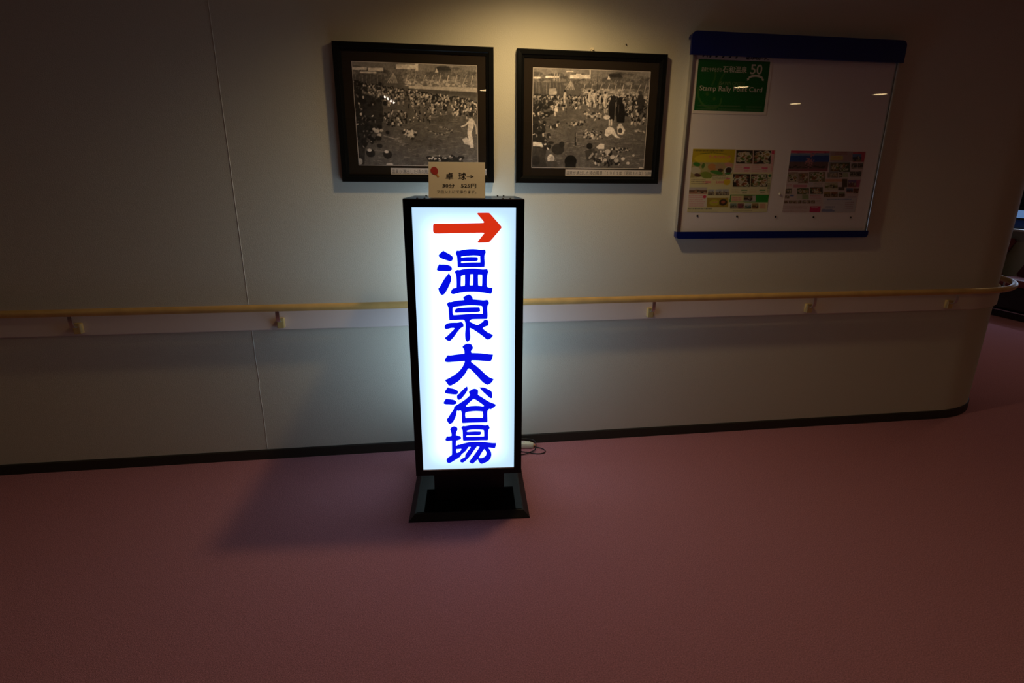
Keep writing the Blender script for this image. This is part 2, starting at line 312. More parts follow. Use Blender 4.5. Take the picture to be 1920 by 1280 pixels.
class Canvas:
    """small painter for flat prints; coordinates are those of the four-cornered outline given"""
    def __init__(self, w, h, quad, base):
        self.w, self.h, self.q = w, h, quad
        self.a = np.zeros((h * 2, w * 2, 3)); self.a[:] = base
        self.X, self.Y = np.meshgrid((np.arange(w * 2) + .5) / (w * 2), (np.arange(h * 2) + .5) / (h * 2))
        (x0, y0), (x1, y1), (x2, y2), (x3, y3) = quad
        self.sx = ((x1 - x0) + (x2 - x3)) / 2; self.sy = ((y3 - y0) + (y2 - y1)) / 2
        self.rng = np.random.default_rng(3)
    def uv(self, x, y):
        (x0, y0), (x1, y1), (x2, y2), (x3, y3) = self.q
        v = (y - (y0 + y1) / 2) / self.sy
        for _ in range(3):
            l = x0 + (x3 - x0) * v; r = x1 + (x2 - x1) * v; u = (x - l) / (r - l)
            t = y0 + (y1 - y0) * u; b = y3 + (y2 - y3) * u; v = (y - t) / (b - t)
        return u, v
    def put(self, mask, c, al=1.0):
        self.a[mask] = self.a[mask] * (1 - al) + np.array(c) * al
    def window(self, u0, u1, v0, v1):
        H, W = self.a.shape[:2]
        i0, i1 = max(0, int(u0 * W) - 1), min(W, int(u1 * W) + 2); j0, j1 = max(0, int(v0 * H) - 1), min(H, int(v1 * H) + 2)
        return (slice(j0, max(j0, j1)), slice(i0, max(i0, i1)))
    def fill(self, s, mask, c, al):
        sub = self.a[s]; sub[mask] = sub[mask] * (1 - al) + np.array(c) * al
    def ell(self, x, y, rx, ry, c, ang=0.0, al=1.0):
        u, v = self.uv(x, y); m = max(rx, ry)
        s = self.window(u - m / self.sx, u + m / self.sx, v - m / self.sy, v + m / self.sy)
        dx = (self.X[s] - u) * self.sx; dy = (self.Y[s] - v) * self.sy
        ca, sa = math.cos(ang), math.sin(ang)
        p = (dx * ca + dy * sa) / rx; q = (-dx * sa + dy * ca) / ry
        self.fill(s, p * p + q * q < 1, c, al)
    def poly(self, pts, c, al=1.0):
        P = [self.uv(*p) for p in pts]; us = [p[0] for p in P]; vs = [p[1] for p in P]
        s = self.window(min(us), max(us), min(vs), max(vs)); X, Y = self.X[s], self.Y[s]
        inside = np.zeros(X.shape, bool)
        for (ax, ay), (bx, by) in zip(P, P[1:] + P[:1]):
            if ay == by: continue
            cr = ((ay > Y) != (by > Y)) & (X < (bx - ax) * (Y - ay) / (by - ay) + ax)
            inside ^= cr
        self.fill(s, inside, c, al)
    def rect(self, x0, y0, x1, y1, c, al=1.0): self.poly([(x0, y0), (x1, y0), (x1, y1), (x0, y1)], c, al)
    def line(self, pts, wd, c, al=1.0):
        for (ax, ay), (bx, by) in zip(pts, pts[1:]):
            L = math.hypot(bx - ax, by - ay) or 1.0; nx, ny = -(by - ay) / L * wd / 2, (bx - ax) / L * wd / 2
            self.poly([(ax + nx, ay + ny), (bx + nx, by + ny), (bx - nx, by - ny), (ax - nx, ay - ny)], c, al)
    def noise(self, amount, cells):
        H, W = self.a.shape[:2]
        for cx, cy, w in cells:
            g = self.rng.standard_normal((cy + 2, cx + 2))
            yy = np.linspace(0, cy, H); xx = np.linspace(0, cx, W); j = yy.astype(int); i = xx.astype(int)
            fy = (yy - j)[:, None]; fx = (xx - i)[None, :]
            n = (g[j][:, i] * (1 - fx) + g[j][:, i + 1] * fx) * (1 - fy) + (g[j + 1][:, i] * (1 - fx) + g[j + 1][:, i + 1] * fx) * fy
            self.a *= np.clip(1 + amount * w * n, 0.2, 2.2)[..., None]
    def sheet(self, name, x0, x1, z0, z1, y, material, parent):
        a = self.a.reshape(self.h, 2, self.w, 2, 3).mean((1, 3)); h, w = self.h, self.w
        xs = np.linspace(x0, x1, w); zs = np.linspace(z1, z0, h)
        co = np.empty((h, w, 3)); co[..., 0] = xs; co[..., 1] = y; co[..., 2] = zs[:, None]
        idx = np.arange(h * w).reshape(h, w)
        f = np.stack([idx[1:, :-1], idx[1:, 1:], idx[:-1, 1:], idx[:-1, :-1]], -1).reshape(-1, 4)
        me = bpy.data.meshes.new(name); me.vertices.add(h * w); me.vertices.foreach_set('co', co.ravel())
        me.loops.add(f.size); me.loops.foreach_set('vertex_index', f.ravel().astype(np.int32))
        me.polygons.add(len(f)); me.polygons.foreach_set('loop_start', np.arange(0, f.size, 4, dtype=np.int32))
        me.update(calc_edges=True)
        at = me.color_attributes.new('ink', 'FLOAT_COLOR', 'POINT')
        rgba = np.ones((h * w, 4), np.float32); rgba[:, :3] = np.clip(a.reshape(-1, 3), 0, 1)
        at.data.foreach_set('color', rgba.ravel())
        return new_obj(name, me, material, parent)

# ------------------------------------------------------------------ the setting
CX, CY, CR = 3.18, 0.57, 0.57          # plan centre and radius of the rounded wall corner
def wall_path(x_start=-4.6, y_end=4.4, step=22):
    p = [(x_start, 0.0, 0.0, -1.0), (CX, 0.0, 0.0, -1.0)]
    for k in range(1, step + 1):
        a = -math.pi / 2 + (math.pi / 2) * k / step
        p.append((CX + CR * math.cos(a), CY + CR * math.sin(a), math.cos(a), math.sin(a)))
    p.append((CX + CR, y_end, 1.0, 0.0))
    return p
PATH = wall_path()

floor = structure(box_obj('floor', (-4.8, 7.2, -7.2, 4.6, -0.08, 0.0), M['carpet']))
ceiling = structure(box_obj('ceiling', (-4.8, 7.2, -7.2, 4.6, CEILING, CEILING + 0.1), M['ceiling']))
bm = bmesh.new(); sweep(bm, PATH, [(0.0, 0.0), (0.0, CEILING), (-0.12, CEILING), (-0.12, 0.0)])
wall = structure(obj_bm('wall_back', bm, M['wall']))
for f in wall.data.polygons: f.use_smooth = abs(f.normal.z) < 0.3
wall.data.set_sharp_from_angle(angle=math.radians(30))
bm = bmesh.new()
seam_pts = [(-0.9255, 2.44), (-0.925, 1.63), (-0.926, 1.2), (-0.928, 0.70), (-0.929, 0.55), (-0.925, 0.44), (-0.930, 0.42), (-0.927, 0.25), (-0.929, 0.06)]
for (xa, za), (xb, zb) in zip(seam_pts, seam_pts[1:]):
    vs = [bm.verts.new(p) for p in ((xa - .0022, 0.001, za), (xa, -0.0020, za), (xa + .0022, 0.001, za), (xb - .0022, 0.001, zb), (xb, -0.0020, zb), (xb + .0022, 0.001, zb))]
    bm.faces.new((vs[0], vs[1], vs[4], vs[3])); bm.faces.new((vs[1], vs[2], vs[5], vs[4]))
obj_bm('wallpaper_joint', bm, M['seam'], wall)
bm = bmesh.new(); sweep(bm, PATH, [(0.0005, 0.0), (0.008, 0.0), (0.0065, 0.050), (0.003, 0.056), (0.0005, 0.056)])
structure(obj_bm('baseboard_back', bm, M['skirting']))
wall_right = structure(box_obj('wall_right', (6.96, 7.1, -7.2, 4.6, 0.0, CEILING), M['wall']))

# window at the end of the passage
win = structure(empty('window_1', (6.955, 2.6, 0.0)))
box_obj('sill', (-0.13, 0.004, -1.3, 1.3, 0.925, 0.95), M['trimring'], win, 0.004)
M['dusk'] = emit_mat('dusk_pane', (0.16, 0.30, 0.62), 0.55)
M['bluepanel'] = mat('dark_blue_panel', (0.02, 0.045, 0.16), 0.3)
for k in range(4):
    y0 = -1.27 + k * 0.64
    box_obj('pane', (-0.012, -0.006, y0 + 0.03, y0 + 0.61, 1.075, 1.165), M['dusk'], win)
    box_obj('blind', (-0.016, -0.004, y0 + 0.03, y0 + 0.61, 1.195, 1.87), M['darkbase'], win)
    box_obj('lower_panel', (-0.014, -0.004, y0 + 0.03, y0 + 0.61, 0.955, 1.05), M['bluepanel'], win)
bm = bmesh.new()
for k in range(5): box(bm, -0.03, 0.002, -1.29 + k * 0.64, -1.25 + k * 0.64, 0.95, 1.9)
for z in (1.05, 1.165, 1.87): box(bm, -0.03, 0.002, -1.29, 1.31, z, z + 0.026)
obj_bm('frame', bm, M['darkbase'], win)

# ------------------------------------------------------------------ ceiling lights
def downlight(x, y, label, power, size=150, blend=0.85, radius=0.045, disc=0.075):
    t = empty('downlight', (x, y, CEILING))
    bm = bmesh.new(); ring = []
    for r, z in ((disc, 0.0), (disc + .018, 0.0), (disc + .018, -.006), (disc + .004, -.010), (disc, -.006)):
        ring.append([bm.verts.new((r * math.cos(a), r * math.sin(a), z - 0.0005)) for a in [2 * math.pi * k / 32 for k in range(32)]])
    for A, B in zip(ring, ring[1:] + ring[:1]):
        for k in range(32): bm.faces.new((A[k], A[(k + 1) % 32], B[(k + 1) % 32], B[k]))
    obj_bm('trim_ring', bm, M['trimring'], t, smooth=True)
    bm = bmesh.new()
    prism(bm, [((disc - .004) * math.cos(2 * math.pi * k / 32), (disc - .004) * math.sin(2 * math.pi * k / 32)) for k in range(32)], 'z', -0.0045, -0.0005)
    obj_bm('lamp', bm, M['bulb'], t)
    if power:
        L = bpy.data.lights.new('lamp_light', 'SPOT'); L.energy = power; L.color = WARM; L.shadow_soft_size = radius
        L.spot_size = math.radians(size); L.spot_blend = blend
        lo = bpy.data.objects.new('lamp_light', L); COL.objects.link(lo); lo.parent = t; lo.location = (0, 0, -0.06)
    return tag(t, label, 'downlight', 'recessed ceiling downlights')

downlight(0.50, -0.54, 'recessed ceiling downlight close to the wall, above the gap between the two framed photographs', WALL_LAMP_POWER, size=158, blend=0.75, radius=0.045)
downlight(3.33, -3.20, 'recessed ceiling downlight that mirrors in the green poster', 7.5, size=140)
downlight(4.70, -4.25, 'recessed ceiling downlight that mirrors in the bare middle of the noticeboard', 3.5, size=130)
downlight(5.14, -3.37, 'recessed ceiling downlight that mirrors in the right side of the noticeboard', 3.5, size=130)
downlight(-3.2, -2.2, 'recessed ceiling downlight far out to the left over the carpet', 5, size=140)
downlight(0.64, -3.9, 'recessed ceiling downlight behind the camera, a fill lamp for the carpet', 9, size=140, radius=0.06)  # fill lamp for the foreground carpet
downlight(5.3, 0.9, 'added ceiling downlight brightening the passage beyond the rounded wall corner', 9, size=130)  # extra lamp added to brighten the passage floor

bar = empty('ceiling_spot_bar', (-0.487, -4.60, CEILING), 0.155)
box_obj('housing', (-0.05, 0.05, -0.32, 0.32, -0.03, 0.0), M['trimring'], bar, 0.006)
for k in range(4):
    bm = bmesh.new(); y = -0.235 + k * 0.157
    bmesh.ops.create_uvsphere(bm, u_segments=16, v_segments=8, radius=0.013, matrix=Matrix.Translation((0, y, -0.043)))
    obj_bm('lamp', bm, M['halogen'], bar, smooth=True)
tag(bar, 'ceiling bar of four small halogen spots mirrored in the left framed photograph', 'spot light')

# ------------------------------------------------------------------ handrail along the wall
def rail_path():
    off = 0.075; pts = [(-4.5, -off, 0.851)]
    x = -4.0
    while x < CX: pts.append((x, -off, 0.851)); x += 0.4
    for k in range(0, 25):
        a = -math.pi / 2 + (math.pi / 2) * k / 24
        pts.append((CX + (CR + off) * math.cos(a), CY + (CR + off) * math.sin(a), 0.851))
    pts += [(CX + CR + off, 1.2, 0.851), (CX + CR + off, 2.6, 0.851)]
    return pts
hand = empty('handrail', (0, 0, 0))
tag(hand, 'round wooden handrail on a white backing board running along the whole wall', 'handrail')
bm = bmesh.new(); tube(bm, rail_path(), 0.0178, 20); obj_bm('rail', bm, M['rail'], hand, smooth=True)
bm = bmesh.new(); sweep(bm, wall_path(-4.5, 2.7), [(0.001, 0.724), (0.014, 0.724), (0.016, 0.727), (0.016, 0.832), (0.014, 0.835), (0.001, 0.835)])
o = obj_bm('backing_board', bm, M['board'], hand)
for f in o.data.polygons: f.use_smooth = True
o.data.set_sharp_from_angle(angle=math.radians(30))
bm = bmesh.new()
ring = [(-0.017, 0.741), (0.017, 0.741), (0.017, 0.790), (-0.017, 0.790)]
box(bm, -0.017, 0.017, -0.045, -0.0165, 0.739, 0.790, bevel=0.004)
blk = bpy.data.meshes.new('bracket'); bm.to_mesh(blk); bm.free()
bm = bmesh.new()
arm = smooth_pts([(0, -0.040, 0.776), (0, -0.058, 0.776), (0, -0.070, 0.785), (0, -0.0755, 0.803), (0, -0.0755, 0.836)], 5)
prof = [(-0.009, 0.0022), (0.009, 0.0022), (0.009, -0.0022), (-0.009, -0.0022)]
rings = []
for i, p in enumerate(arm):
    t = (arm[min(i + 1, len(arm) - 1)] - arm[max(i - 1, 0)]).normalized(); nn = Vector((0, -t.z, t.y))
    rings.append([bm.verts.new(p + Vector((a, 0, 0)) + nn * b) for a, b in prof])
for A, B in zip(rings, rings[1:]):
    for k in range(4): bm.faces.new((A[k], A[(k + 1) % 4], B[(k + 1) % 4], B[k]))
bm.faces.new(rings[0][::-1]); bm.faces.new(rings[-1])
bmesh.ops.recalc_face_normals(bm, faces=bm.faces)
armm = bpy.data.meshes.new('bracket_arm'); bm.to_mesh(armm); bm.free()
blk.materials.append(M['block']); armm.materials.append(M['steel'])
spots = [(-2.65, 0, 0), (-1.70, 0, 0), (-0.775, 0, 0), (0.20, 0, 0), (1.165, 0, 0), (2.118, 0, 0), (3.035, 0, 0)]
a = math.radians(-28); spots.append((CX + CR * math.cos(a), CY + CR * math.sin(a), a + math.pi / 2)); spots.append((CX + CR, 1.4, math.pi / 2))
for x, y, rz in spots:
    b = new_obj('bracket', blk, None, hand); b.location = (x, y, 0); b.rotation_euler = (0, 0, rz)
    new_obj('bracket_arm', armm, None, b)

# ------------------------------------------------------------------ illuminated standing sign
S = empty('illuminated_sign', (0.115, -0.703, 0.0), -0.067)
tag(S, 'black standing light box sign with glowing white panel, red arrow and blue Japanese characters', 'sign')
W, DEP, HB, INS = 0.541, 0.553, 0.0286, 0.0295
bw, by0, by1, bz0, bz1 = 0.4644, 0.0446, 0.509, 0.205, 1.387
bm = bmesh.new()
lo = [(-W/2, 0), (W/2, 0), (W/2, DEP), (-W/2, DEP)]; hi = [(-W/2 + INS, INS), (W/2 - INS, INS), (W/2 - INS, DEP - INS), (-W/2 + INS, DEP - INS)]
def ringz(r, z): return [bm.verts.new((x, y, z)) for x, y in r]
a0 = ringz(lo, 0.0); a1 = ringz([(x * 0.997, y * 0.997 + .0008) for x, y in lo], 0.004); a2 = ringz(hi, HB); a3 = ringz([(x * .985, DEP/2 + (y - DEP/2) * .985) for x, y in hi], HB)
a4 = ringz([(x * .985, DEP/2 + (y - DEP/2) * .985) for x, y in hi], HB - .003)
for A, B in ((a0, a1), (a1, a2), (a2, a3), (a3, a4)):
    for k in range(4): bm.faces.new((A[k], A[(k + 1) % 4], B[(k + 1) % 4], B[k]))
bm.faces.new(a0[::-1]); bm.faces.new(a4)
bmesh.ops.bevel(bm, geom=[e for e in bm.edges if all(abs(v.co.z - HB) < 1e-5 for v in e.verts)], offset=0.002, segments=3, affect='EDGES')
base = obj_bm('base', bm, M['skirt'], S)
box_obj('base_plate', (-W/2 + INS + .005, W/2 - INS - .005, INS + .005, DEP - INS - .005, HB - .0029, HB + .0002), M['plate'], base)
nw = 0.322
box_obj('neck', (-nw/2, nw/2, 0.125, 0.425, HB + .0004, bz0 - .0004), M['black'], S, 0.002)
# square light box: bezel and opal panel on each of its four sides, black posts between
BC = by0 + bw / 2; by1 = by0 + bw
bm = bmesh.new()
for sx_ in (-1, 1):
    for sy_ in (-1, 1):
        box(bm, *sorted((sx_ * bw/2 * .999, sx_ * (bw/2 - .026))), *sorted((BC + sy_ * bw/2 * .999, BC + sy_ * (bw/2 - .026))), bz0 + .0005, bz1 - .0035)
box(bm, -bw/2 + .0125, bw/2 - .0125, by0 + .0125, by1 - .0125, bz0 + .0002, bz0 + .012)
obj_bm('case', bm, M['black'], S)
top = box_obj('top_plate', (-bw/2 + .0005, bw/2 - .0005, by0 + .0005, by1 - .0005, bz1 - .0028, bz1), M['toplate'], S, 0.0008)
pw, pz0, pz1 = 0.399, 0.2292, 1.355
def turned(o, k):
    o.data.transform(Matrix.Translation((0, BC, 0)) @ Matrix.Rotation(k * math.pi / 2, 4, 'Z') @ Matrix.Translation((0, -BC, 0)))
    return o
for k, nm in enumerate(('front_panel', 'side_panel', 'rear_panel', 'side_panel')):
    bm = bmesh.new(); yf, yb = by0, by0 + .0118
    o_ = [(-bw/2, bz0), (bw/2, bz0), (bw/2, bz1 - .003), (-bw/2, bz1 - .003)]; i_ = [(-pw/2, pz0), (pw/2, pz0), (pw/2, pz1), (-pw/2, pz1)]
    R = [[bm.verts.new((x, y, z)) for x, z in r] for r, y in ((o_, yf + .0003), (i_, yf + .0003), (i_, yb))]
    for A, B in zip(R, R[1:]):
        for q in range(4): bm.faces.new((A[q], A[(q + 1) % 4], B[(q + 1) % 4], B[q]))
    back = [bm.verts.new((x * .975, yb, z)) for x, z in o_]
    for q in range(4): bm.faces.new((R[2][q], R[2][(q + 1) % 4], back[(q + 1) % 4], back[q])); bm.faces.new((back[q], back[(q + 1) % 4], R[0][(q + 1) % 4], R[0][q]))
    turned(obj_bm('bezel', bm, M['black'], S), k)
    p = turned(box_obj(nm, (-pw/2 - .006, pw/2 + .006, by0 + .006, by0 + .009, pz0 - .006, pz1 + .006), (M['panel'], M['panel_side'], M['panel_rear'], M['panel_side'])[k], S), k)
    if k == 0: front = p
bm = bmesh.new(); box(bm, -pw/2, pw/2, by0 + .0015, by0 + .0058, pz0, pz0 + .004)
obj_bm('lit_edge_strip', bm, M['trimring'], front)  # white strip stands in for light caught on the bezel's lower inner edge
def glyph_mesh(pieces, y, thick=0.0006):
    bm = bmesh.new()
    for rings in pieces:
        ed = []
        for r in rings:
            pts = [Vector((x / 1e4, 0, z / 1e4)) for x, z in r]; P = []
            n = len(pts)
            for i in range(n):            # round the traced outline where it bends gently, keep its corners
                a, b, c = pts[i - 1], pts[i], pts[(i + 1) % n]
                if (b - a).angle(c - b, 0) < 0.9:
                    P += [b + (a - b) * .25, b + (a - b) * .08 + (c - b) * .08, b + (c - b) * .25]
                else: P.append(b)
            n = len(P); area = sum(P[i].x * P[(i + 1) % n].z - P[(i + 1) % n].x * P[i].z for i in range(n)); Q = []
            grow = 0.0011 * (1 if (area > 0) == (r is rings[0]) else -1)
            for i in range(n):
                t = (P[(i + 1) % n] - P[i - 1]); t = t.normalized() if t.length > 1e-9 else Vector((1, 0, 0))
                Q.append(P[i] + Vector((t.z, 0, -t.x)) * grow)
            P = Q
            vs = [bm.verts.new((p.x, y, p.z)) for p in P]
            ed += [bm.edges.new((vs[i], vs[(i + 1) % len(vs)])) for i in range(len(vs))]
        bmesh.ops.triangle_fill(bm, edges=ed, use_beauty=True)
    g = bmesh.ops.extrude_face_region(bm, geom=list(bm.faces))
    bmesh.ops.translate(bm, vec=(0, -thick, 0), verts=[v for v in g['geom'] if isinstance(v, bmesh.types.BMVert)])
    return bm
for k in ('arrow', 'on', 'sen', 'dai', 'yoku', 'ba'):
    o = obj_bm('arrow' if k == 'arrow' else 'character', glyph_mesh(GLYPHS[k], by0 + .0059), M['arrow'] if k == 'arrow' else M['blue'], front)
    o['label'] = 'red arrow film pointing right' if k == 'arrow' else 'blue film character'
scr = bpy.data.meshes.new('screw'); bm = bmesh.new()
bmesh.ops.create_uvsphere(bm, u_segments=12, v_segments=6, radius=0.0042, matrix=Matrix.Diagonal((1, 1, .6, 1)))
bm.to_mesh(scr); bm.free(); scr.materials.append(M['screw'])
for sx_ in (-1, 1):
    for x in (0.150, 0.178):
        for y in (by0 + .012, by1 - .012): new_obj('screw', scr, None, top, (sx_ * x, y, bz1 + .0012))

# ------------------------------------------------------------------ table tennis notice on the sign
cw, ch = 0.221, 0.142
card = empty('notice_card', (0.094, -0.590, 1.3876), -0.10)
tag(card, 'small cream card with a red table tennis bat standing on the lit sign', 'notice')
lean = math.radians(18)
def tilt(o, e=lean, y=0.0): o.rotation_euler = (-e, 0, 0); return o
f = tilt(box_obj('front_leaf', (-cw/2, cw/2, 0.0, 0.0011, 0.0008, ch), M['card'], card))
f.location.y = 0.0
bk = box_obj('back_leaf', (-cw/2, cw/2, 0.0, 0.0011, 0.0008, ch), M['card'], card); bk.rotation_euler = (lean, 0, 0); bk.location.y = 2 * ch * math.sin(lean) + 0.002
def cu(u): return -cw/2 + u * cw
def cv(v): return ch * (1 - v)
for s, u0, u1, v0, v1, bo in (('卓', .302, .437, .285, .49, .01), ('球', .53, .664, .285, .49, .01), ('→', .675, .80, .36, .44, .0), ('30分', .246, .463, .597, .715, .012), ('525円', .575, .843, .597, .715, .012), ('フロントにて承ります。', .15, .845, .785, .87, .0)):
    lettering(s, cu(u0), cu(u1), cv(v1), cv(v0), -0.0004, M['ink'], f, bold=bo)
bm = bmesh.new(); a_ = math.radians(-58)
pts = []
for k in range(40):
    t = 2 * math.pi * k / 40; rx, ry = 0.0165, 0.0138
    pts.append((rx * math.cos(t), ry * math.sin(t) * (1 - 0.12 * math.cos(t))))
ca, sa = math.cos(a_), math.sin(a_); cxx, czz = cu(.105), cv(.245)
vs = [bm.verts.new((cxx + x * ca - z * sa, -0.0005, czz + x * sa + z * ca)) for x, z in pts]; bm.faces.new(vs)
bat = obj_bm('bat_print', bm, M['red'], f)
bm = bmesh.new()
q = [(0.0155, -0.003), (0.0155, 0.003), (0.030, 0.0036), (0.030, -0.0036)]
bm.faces.new([bm.verts.new((cxx + x * ca - z * sa, -0.0005, czz + x * sa + z * ca)) for x, z in q]); obj_bm('bat_handle_print', bm, M['orange'], bat)

# ------------------------------------------------------------------ two framed photographs
def tone(v): v = min(v * 1.32, .82); return (v, v * 0.87, v * 0.81)
def person(c, rng, x, y, s, dark):
    """a small bather: an uneven pale, grey or dark body under a dark (now and then pale) head"""
    v = rng.uniform(.012, .035) if dark else rng.choice([.10, .22, .40, .55, .62, .62])
    a = rng.uniform(-.6, .6)
    c.ell(x, y, s * rng.uniform(.24, .38), s * rng.uniform(.55, .95), tone(v), a)
    c.ell(x + rng.uniform(-.35, .35) * s, y + rng.uniform(-.5, .3) * s, s * rng.uniform(.14, .28), s * rng.uniform(.3, .6), tone(v * rng.uniform(.35, 1.2)), -a)
    c.ell(x + rng.uniform(-.3, .3) * s, y + s * rng.uniform(.3, .7), s * rng.uniform(.2, .45), s * rng.uniform(.12, .25), tone(v * rng.uniform(.1, .5)), a)
    h = tone(rng.uniform(.006, .016)) if rng.random() < .85 else tone(rng.uniform(.3, .6))
    c.ell(x + rng.uniform(-.25, .25) * s, y - s * .82, s * .33, s * .36, h)
def common(c, L, T, k):
    rng = c.rng
    c.rect(L - 10, T - 10, L + 960, T + 80, tone(.20))
    for _ in range(30): c.ell(L + rng.uniform(0, 940), T + rng.uniform(40, 95), rng.uniform(20, 60), rng.uniform(8, 18), tone(rng.uniform(.05, .12)), 0, .8)
    for _ in range(60): c.ell(L + rng.uniform(0, 940), T + rng.uniform(75, 130), rng.uniform(10, 40), rng.uniform(5, 14), tone(rng.uniform(.06, .25)), 0, .8)
    for _ in range(420):
        x, y, h_ = L + rng.uniform(0, 940), T + rng.uniform(60, 135), rng.uniform(10, 40)
        c.line([(x, y), (x + rng.uniform(-8, 8), y - h_ * .6)], rng.uniform(2, 4), tone(rng.choice([.04, .07, .14, .26, .34])), .7)
    for x0, x1, y0, y1 in k['white']: c.rect(L + x0, T + y0, L + x1, T + y1, tone(.62))
    hx, hy = k['house']; c.poly([(L + hx, T + hy + 20), (L + hx + 18, T + hy - 12), (L + hx + 105, T + hy - 14), (L + hx + 128, T + hy + 18)], tone(.03))
    c.poly([(L + hx, T + hy + 32), (L + hx + 12, T + hy), (L + hx + 26, T + hy + 32)], tone(.6)); c.rect(L + hx + 26, T + hy + 16, L + hx + 120, T + hy + 32, tone(.07))
    fx, fy = k['fence']; c.rect(L - 10, T + fy, L + fx, T + fy + 92, tone(.055))
    for x in range(0, fx, 9): c.line([(L + x, T + fy + 2), (L + x, T + fy + 88)], 3, tone(.13 if x % 27 else .26))
    tx, ty = k['tent']; c.poly([(L + tx, T + ty + 78), (L + tx + 62, T + ty), (L + tx + 120, T + ty + 78)], tone(.10))
    for q in range(6): c.line([(L + tx + 62 + 3 * q, T + ty + 4 + 5 * q), (L + tx + 14 + 15 * q, T + ty + 76)], 5, tone(.42))
    c.rect(L + 380, T + 128 + k['dy'], L + 960, T + 172 + k['dy'], tone(.16))
    for _ in range(130): c.ell(L + rng.uniform(380, 940), T + k['dy'] + rng.uniform(128, 172), rng.uniform(6, 18), rng.uniform(3, 9), tone(rng.uniform(.05, .55)), rng.uniform(-.5, .5), .8)
    for q in range(9): c.line([(L + 395 + q * 62, T + 160 + k['dy']), (L + 395 + q * 62 + rng.uniform(10, 34), T + 90 + k['dy'])], 5, tone(.42))
    c.poly([(L + 420, T + k['dy'] + 172), (L + 960, T + k['dy'] + 180), (L + 960, T + k['dy'] + 215), (L + 420, T + k['dy'] + 190)], tone(.42))
    c.poly([(L + 420, T + k['dy'] + 192), (L + 960, T + k['dy'] + 216), (L + 960, T + k['dy'] + 250), (L + 420, T + k['dy'] + 210)], tone(.07))
def water(c, L, T, y0):
    rng = c.rng
    c.rect(L - 10, T + y0, L + 960, T + 820, tone(.105))
    for _ in range(560):
        x, y = L + rng.uniform(-20, 940), T + rng.uniform(y0 + 20, 800); w = rng.uniform(10, 70)
        c.line([(x, y), (x + w / 2, y + rng.uniform(-4, 8)), (x + w, y + rng.uniform(-6, 12))], rng.uniform(2, 5), tone(rng.choice([.03, .05, .15, .22, .30])), .6)

